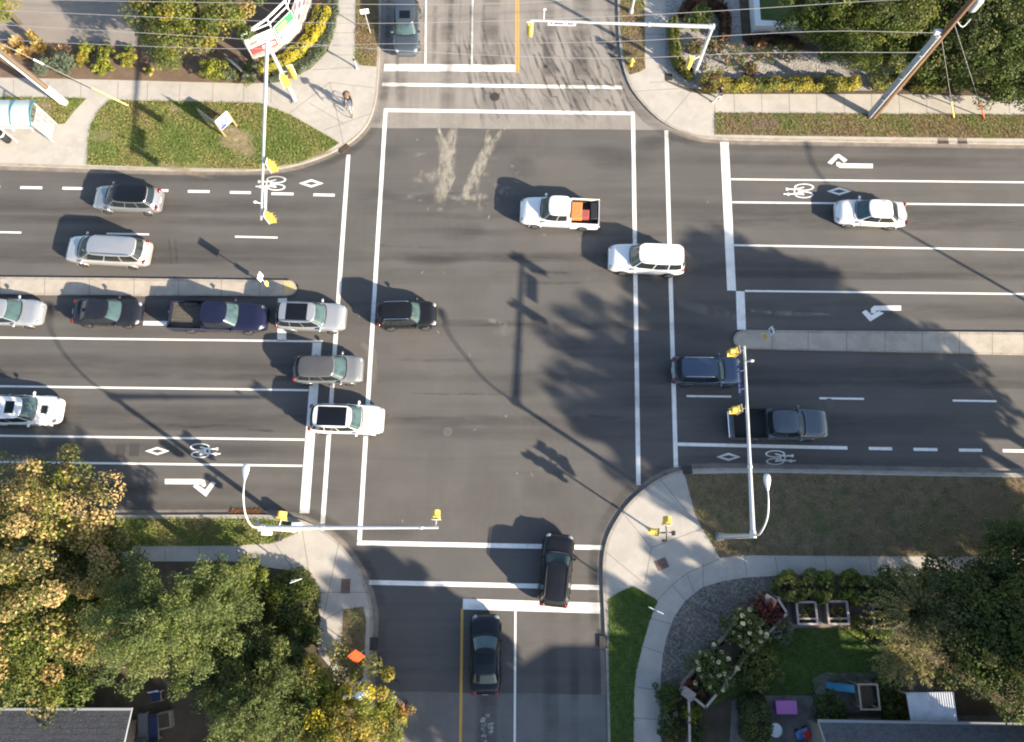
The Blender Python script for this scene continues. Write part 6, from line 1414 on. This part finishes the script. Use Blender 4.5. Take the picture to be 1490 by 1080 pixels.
for x in (-.22, .22):
    for y in (-.17, .17): m = MB(); m.lathe([(0, -.03), (.11, -.03), (.11, .03), (0, .03)], (x, y, .11), 12, axis=(0, 1, 0)); m.build('wheel', m_blk, root)
p = G(1166, 1066, KZ); root = thing('toy_vehicle', 'blue and red toy car by the roof corner', 'toy', p, R(20))
m = MB(); m.box((0, 0, .28), (.85, .5, .24), bev=.1); m.build('body', m_bluep, root); m = MB(); m.box((.1, 0, .6), (.4, .42, .06), bev=.02)
for x in (-.06, .26):
    for y in (-.18, .18): m.box((x, y, .48), (.04, .04, .22))
m.build('roof', m_redp, root)
for x in (-.26, .26):
    for y in (-.25, .25): m = MB(); m.lathe([(0, -.03), (.13, -.03), (.13, .03), (0, .03)], (x, y, .13), 12, axis=(0, 1, 0)); m.build('wheel', m_blk, root)
def chair(label, px, rz, cm, long=False):
    p = G(*px, KZ+.03); root = thing('lounge_chair' if long else 'garden_chair', label, 'chair', p, rz); L = 1.3 if long else .5
    m = MB(); m.box((0, 0, .36), (L+.06, .6, .05), bev=.015); m.build('seat_frame', m_stone, root)
    for x in (-L/2, L/2):
        for y in (-.27, .27): m = MB(); m.box((x, y, .17), (.05, .05, .34)); m.build('leg', m_stone, root)
    m = MB(); m.box((.02, 0, .43), (L-.02, .52, .09), bev=.03); m.build('cushion', cm, root)
    T = Matrix.Translation((-L/2, 0, .42)) @ Matrix.Rotation(R(-18), 4, 'Y'); m = MB(); m.box((0, 0, .28), (.09, .56, .56), bev=.03); m.v = [T @ q for q in m.v]; m.build('backrest', cm, root)
m_cush = M('cushion_navy', (.02, .032, .085), .9); m_cushg = M('cushion_grey', (.13, .15, .175), .9)
chair('navy cushioned lounge chair beside the dark shingle roof', (228, 1056), R(100), m_cush, True)
chair('grey cushioned lounge chair nearest the dark shingle roof', (213, 1054), R(100), m_cushg, True)
chair('navy cushioned garden chair under the bottom pine', (232, 1012), R(-80), m_cush)
chair('grey garden chair at the right edge of the patio', (1462, 1062), R(40), m_cushg)
p = G(244, 1046, KZ); root = thing('planter_box', 'small pale planter box beside the lounge chairs', 'planter box', p, R(12))
m = MB(); m.box((0, 0, .22), (.75, .9, .44), bev=.02); m.build('box', m_stone, root); m = MB(); m.box((0, 0, .455), (.6, .75, .03)); m.build('soil', m_soil, root)
fence('brown timber fence half hidden behind the clipped hedge', [(366, 893), (384, 914), (401, 935)], 1.3, m_brownw, m_brownw, 'wooden_fence')
# fallen leaves in the gutter
rng = np.random.default_rng(77); N = 900; pts = np.array([npv(G(u, v, 0)) for u, v in zip(rng.uniform(335, 380, N), 744.5+rng.normal(size=N)*1.6)]); pts[:, 2] = .01+.03*rng.random(N)
a = rng.random(N)*6.28; s = .05+.05*rng.random(N); t = np.stack([np.cos(a)*s, np.sin(a)*s, rng.normal(size=N)*.02], 1); bb = np.stack([-np.sin(a)*s*.7, np.cos(a)*s*.7, rng.normal(size=N)*.02], 1)
o = quads_obj('fallen_leaves', np.stack([pts-t, pts+bb, pts+t, pts-bb], 1), [leafmat('leaf_dead_brown', (.20, .10, .05), (.13, .065, .035), None)]); tag(o, kind='stuff')
# grass blades on lawns and verges
BARE = []
def tufts(polys, dens, mats, wts, seed, h=(.05, .11), name='grass_blades', z=KZ+.008):
    rng = np.random.default_rng(seed); out = []; mis = []
    for px in polys:
        W = [G(max(-60, min(1560, u)), max(-60, min(1140, v)), z) for u, v in px]; tr = tessellate_polygon([[Vector((p.x, p.y, 0)) for p in W]])
        for t in tr:
            A, B, C = (npv(W[i]) for i in t); ar = abs(np.cross(B-A, C-A)[2])/2; n = int(ar*dens)
            if n < 1: continue
            r1 = np.sqrt(rng.random(n))[:, None]; r2 = rng.random(n)[:, None]; out.append(A*(1-r1)+B*r1*(1-r2)+C*r1*r2)
    P = np.concatenate(out)
    for c_, rx_, ry_ in BARE:
        e_ = ((P[:, 0]-c_.x)/rx_)**2+((P[:, 1]-c_.y)/ry_)**2; P = P[(e_ > .75) | (rng.random(len(P)) < .10+.45*np.clip(e_, 0, 1)**2)]
    N = len(P); a = rng.random(N)*6.28; hh = rng.uniform(h[0], h[1], N); d = np.stack([np.cos(a), np.sin(a), np.zeros(N)], 1); b = np.stack([-d[:, 1], d[:, 0], np.zeros(N)], 1)*(.012+.016*rng.random(N))[:, None]
    tip = P+d*(hh*.8)[:, None]+np.array([0, 0, 1])*hh[:, None]
    V = np.stack([P-b, P+b, tip+b*.4, tip-b*.4], 1); pat = np.sin(P[:, 0]*.9+seed)+np.sin(P[:, 1]*1.3)+np.sin(P[:, 0]*2.3+P[:, 1]*1.7)+rng.normal(size=N)*1.1
    o = np.argsort(np.argsort(pat))/N; mi = np.searchsorted(np.cumsum(np.array(wts)/sum(wts)), o*.9999); ob = quads_obj(name, V, mats, mi); tag(ob, kind='stuff')
BARE = [(G(u, v, 0), rx, ry) for (u, v), rx, ry in (((345, 205), 1.5, 1.0), ((338, 192), .9, .5), ((360, 222), .9, .8), ((255, 160), .5, .45), ((65, 160), .9, .9), ((470, 225), .8, .3), ((250, 244), 3.5, .3), ((150, 200), 1.0, .6))]
B_g = leafmat('blade_green', (.115, .172, .032), (.16, .215, .048), None); B_y = leafmat('blade_yellow', (.22, .22, .068), (.275, .262, .098), None); B_d = leafmat('blade_dry', (.27, .20, .11), (.20, .145, .08), None); B_dk = leafmat('blade_dark', (.065, .12, .024), (.095, .155, .034), None)
tufts([LAWN_NW, LAWN_SHEL, VERGE_SW], 330, [B_g, B_y, B_d], [4, 4, .8], 1)
tufts([VERGE_NE, STRIP_NE, STRIP_N], 260, [B_d, B_y, B_g], [5, 2, 1.8], 2)
tufts([VERGE_SE, STRIP_S], 150, [B_d, B_y, B_g], [6, 2, 1.0], 3)
tufts([WEDGE_SE, GLAWN], 300, [B_dk, B_g], [4, 1], 4)
# bare patches in the lawn
bp = Stains(KZ+.0125); 
for (u, v), rx, ry, am in (((345, 205), 1.5, 1.0, 1), ((338, 192), .9, .5, .9), ((360, 222), .9, .8, .6), ((255, 160), .5, .45, .9), ((65, 160), .9, .9, .9), ((470, 225), .8, .3, .7), ((250, 244), 3.5, .3, .7), ((150, 200), 1.2, .8, .35), ((230, 220), 2.2, .6, .3)): bp.blob(G(u, v, 0), rx, ry, am, rnd.uniform(-.4, .4))
bp.build('bare_soil', stainmat('bare_dry_soil', (.33, .255, .165), 3.0, .3, .55, .9))
# ================================================================ people
m_skin = M('skin', (.38, .22, .15), .6); m_hair = M('hair_dark', (.02, .015, .012), .7); m_jack = M('jacket_black', (.015, .015, .018), .85); m_jeans = M('trousers_grey_blue', (.16, .18, .24), .85); m_pale = M('trousers_pale', (.62, .60, .56), .85); m_shoe = M('shoe_white', (.6, .6, .6), .6); m_hat = M('hat_brown', (.13, .08, .055), .85)
def skinned(name, par, V, E, Rd, mat, sub=1):
    me = bpy.data.meshes.new(name); me.from_pydata([tuple(v) for v in V], E, []); me.materials.append(mat); o = bpy.data.objects.new(name, me); COL.objects.link(o); o.parent = par
    md = o.modifiers.new('skin', 'SKIN'); md.use_smooth_shade = True; lay = me.skin_vertices[0].data if me.skin_vertices else None
    if lay is None:
        bm = bmesh.new(); bm.from_mesh(me); bm.verts.layers.skin.verify(); bm.to_mesh(me); bm.free(); lay = me.skin_vertices[0].data
    for i, r in enumerate(Rd): lay[i].radius = (r, r) if not hasattr(r, '__len__') else r; lay[i].use_root = (i == 0)
    sb = o.modifiers.new('sub', 'SUBSURF'); sb.levels = sub; sb.render_levels = sub; return o
class Sk:
    def __init__(s): s.V = []; s.E = []; s.R = []
    def chain(s, pts, rad, frm=None):
        prev = frm
        for p, r in zip(pts, rad):
            s.V.append(Vector(p)); s.R.append(r); i = len(s.V)-1
            if prev is not None: s.E.append((prev, i))
            prev = i
        return prev
def person(label, base, rz, pose, top, trousers, hat=False, z0=KZ+.012, bag=False):
    root = thing('person', label, 'person', (base.x, base.y, z0), rz); J = pose
    b = Sk(); pel = b.chain([J['pelvis']], [.13]); ch = b.chain([J['waist'], J['chest'], J['neck']], [.115, .135, .055], pel)
    hd = b.chain([J['head']-Vector((0, 0, .06)), J['head'], J['head']+Vector((0, 0, .08))], [.078, .098, .075], ch); f = J['look']; sd = Vector((-f.y, f.x, 0))
    hc = len(b.V)-2; b.chain([J['head']+f*.10+Vector((0, 0, -.01)), J['head']+f*.125+Vector((0, 0, -.02))], [.02, .012], hc)
    for s in (1, -1): b.chain([J['head']+sd*s*.095, J['head']+sd*s*.112+Vector((0, 0, .01))], [.018, .014], hc)
    for s in ('l', 'r'):
        sh, el, wr = J['sh'+s], J['el'+s], J['wr'+s]; w_ = b.chain([sh, el, wr], [.055, .042, .028], 2); d = (wr-el).normalized(); pm = b.chain([wr+d*.07], [.032], w_); up = Vector((0, 0, 1)); sx = d.cross(up).normalized() if abs(d.z) < .95 else Vector((1, 0, 0)); cr = sx.cross(d)
        for k, ln in enumerate((.065, .075, .07, .055)): o0 = wr+d*.085+sx*(-.027+.018*k); b.chain([o0, o0+d*ln*.55-cr*.01, o0+d*ln*.8-cr*.03], [.009, .0085, .0075], pm)
        o0 = wr+d*.03-sx*.035; b.chain([o0, o0+d*.03-sx*.02, o0+d*.055-sx*.022], [.011, .010, .008], w_)
        hp, kn, an = J['hp'+s], J['kn'+s], J['an'+s]; b.chain([hp, kn, an, an+J['toe'+s]*.14-Vector((0, 0, .04))], [.085, .055, .04, .03], 0)
    skinned('body', root, b.V, b.E, b.R, m_skin)
    c = Sk(); p0 = c.chain([J['pelvis']+Vector((0, 0, .02)), J['waist'], J['chest'], J['neck']-Vector((0, 0, .06))], [.15, .145, .165, .075])
    for s in ('l', 'r'): c.chain([J['sh'+s], J['el'+s], J['wr'+s]], [.075, .06, .045], 2)
    skinned('jacket', root, c.V, c.E, c.R, top)
    t = Sk(); t.chain([J['pelvis']], [.15])
    for s in ('l', 'r'): t.chain([J['hp'+s], J['kn'+s], J['an'+s]], [.105, .075, .06], 0)
    skinned('trousers', root, t.V, t.E, t.R, trousers)
    for s in ('l', 'r'): q = Sk(); q.chain([J['an'+s]-J['toe'+s]*.05-Vector((0, 0, .045)), J['an'+s]+J['toe'+s]*.07-Vector((0, 0, .05)), J['an'+s]+J['toe'+s]*.17-Vector((0, 0, .055))], [.05, .048, .035]); skinned('shoe', root, q.V, q.E, q.R, m_shoe)
    m = MB(); m.ell(J['head']+Vector((0, 0, .055))-f*.015, (.108, .108, .10), 14, 10); m.build('hair', m_hair, root)
    if hat:
        m = MB(); h0 = J['head']+Vector((0, 0, .08)); m.lathe([(.27, -.03), (.26, 0), (.13, .02), (.125, .10), (.10, .14), (0, .15)], h0, 22); m.lathe([(0.0, -.015), (.26, -.04), (.27, -.03)], h0, 22); m.build('hat', m_hat, root)
    return root
X = Vector
wk = dict(pelvis=X((0, 0, .95)), waist=X((.02, 0, 1.1)), chest=X((.06, 0, 1.32)), neck=X((.09, 0, 1.52)), head=X((.12, 0, 1.66)), look=X((1, 0, 0)),
          shl=X((.06, .19, 1.42)), ell=X((-.06, .25, 1.16)), wrl=X((.06, .26, .93)), shr=X((.06, -.19, 1.42)), elr=X((.06, -.25, 1.15)), wrr=X((.26, -.22, 1.0)),
          hpl=X((.0, .10, .90)), knl=X((.20, .10, .52)), anl=X((.24, .10, .10)), toel=X((1, 0, .1)), hpr=X((0, -.10, .90)), knr=X((-.02, -.10, .50)), anr=X((-.30, -.10, .13)), toer=X((.9, 0, -.3)))
person('person in a black top and pale trousers walking past the long golden hedge', G(1043, 147, KZ), R(188), wk, m_jack, m_pale)
bike_base = G(512, 160, KZ); brz = R(-84)
cy = dict(pelvis=X((-.16, 0, .98)), waist=X((-.14, 0, 1.14)), chest=X((-.09, 0, 1.37)), neck=X((-.07, 0, 1.55)), head=X((-.05, 0, 1.69)), look=X((1, 0, 0)),
          shl=X((-.06, .19, 1.45)), ell=X((.16, .25, 1.24)), wrl=X((.42, .24, 1.05)), shr=X((-.06, -.19, 1.45)), elr=X((.16, -.25, 1.24)), wrr=X((.42, -.24, 1.05)),
          hpl=X((-.14, .10, .94)), knl=X((.20, .12, .80)), anl=X((.08, .12, .42)), toel=X((1, 0, -.1)), hpr=X((-.14, -.10, .94)), knr=X((.12, -.12, .60)), anr=X((-.06, -.12, .20)), toer=X((1, 0, 0)))
person('person in a dark jacket and round brown hat riding a bicycle on the corner pavement', bike_base, brz, cy, m_jack, m_jeans, hat=True)
root = thing('bicycle', 'white bicycle ridden by the person in the brown hat', 'bicycle', (bike_base.x, bike_base.y, KZ+.012), brz)
for x in (-.52, .53):
    m = MB(); m.tube([(x+.34*cos(2*pi*k/24), 0, .35+.34*sin(2*pi*k/24)) for k in range(25)], .022, 6); wh = m.build('wheel', m_tyre, root)
    m = MB()
    for k in range(10): m.tube([(x, 0, .35), (x+.32*cos(2*pi*k/10), 0, .35+.32*sin(2*pi*k/10))], .004, 4)
    m.tube([(x, -.05, .35), (x, .05, .35)], .02, 6); m.build('spokes', m_galv, wh)
m = MB()
for p, q in (((-.10, 0, .30), (-.22, 0, .86)), ((-.10, 0, .30), (.38, 0, .78)), ((-.20, 0, .78), (.36, 0, .88)), ((.34, 0, .95), (.40, 0, .72)), ((-.10, 0, .30), (-.52, 0, .35)), ((-.20, 0, .76), (-.52, 0, .35))): m.tube([p, q], .022, 6)
m.build('frame', m_whitep, root); m = MB(); m.tube([(.40, 0, .74), (.53, .04, .35)], .018, 6); m.tube([(.40, 0, .74), (.53, -.04, .35)], .018, 6); m.build('fork', m_whitep, root)
m = MB(); m.tube(curve_pts([(.44, .30, 1.0), (.40, .12, 1.03), (.36, 0, 1.0), (.40, -.12, 1.03), (.44, -.30, 1.0)], 5), .016, 6); m.build('handlebar', m_blk, root)
m = MB(); m.ell((-.22, 0, .88), (.13, .08, .035), 10, 6); m.build('saddle', m_blk, root)
m = MB(); m.tube([(-.10, -.06, .30), (.08, -.08, .38)], .012, 5); m.tube([(-.10, .06, .30), (-.14, .08, .13)], .012, 5); m.tube([(-.1, -.07, .3), (-.1, .07, .3)], .03, 8); m.build('crank', m_galv, root)
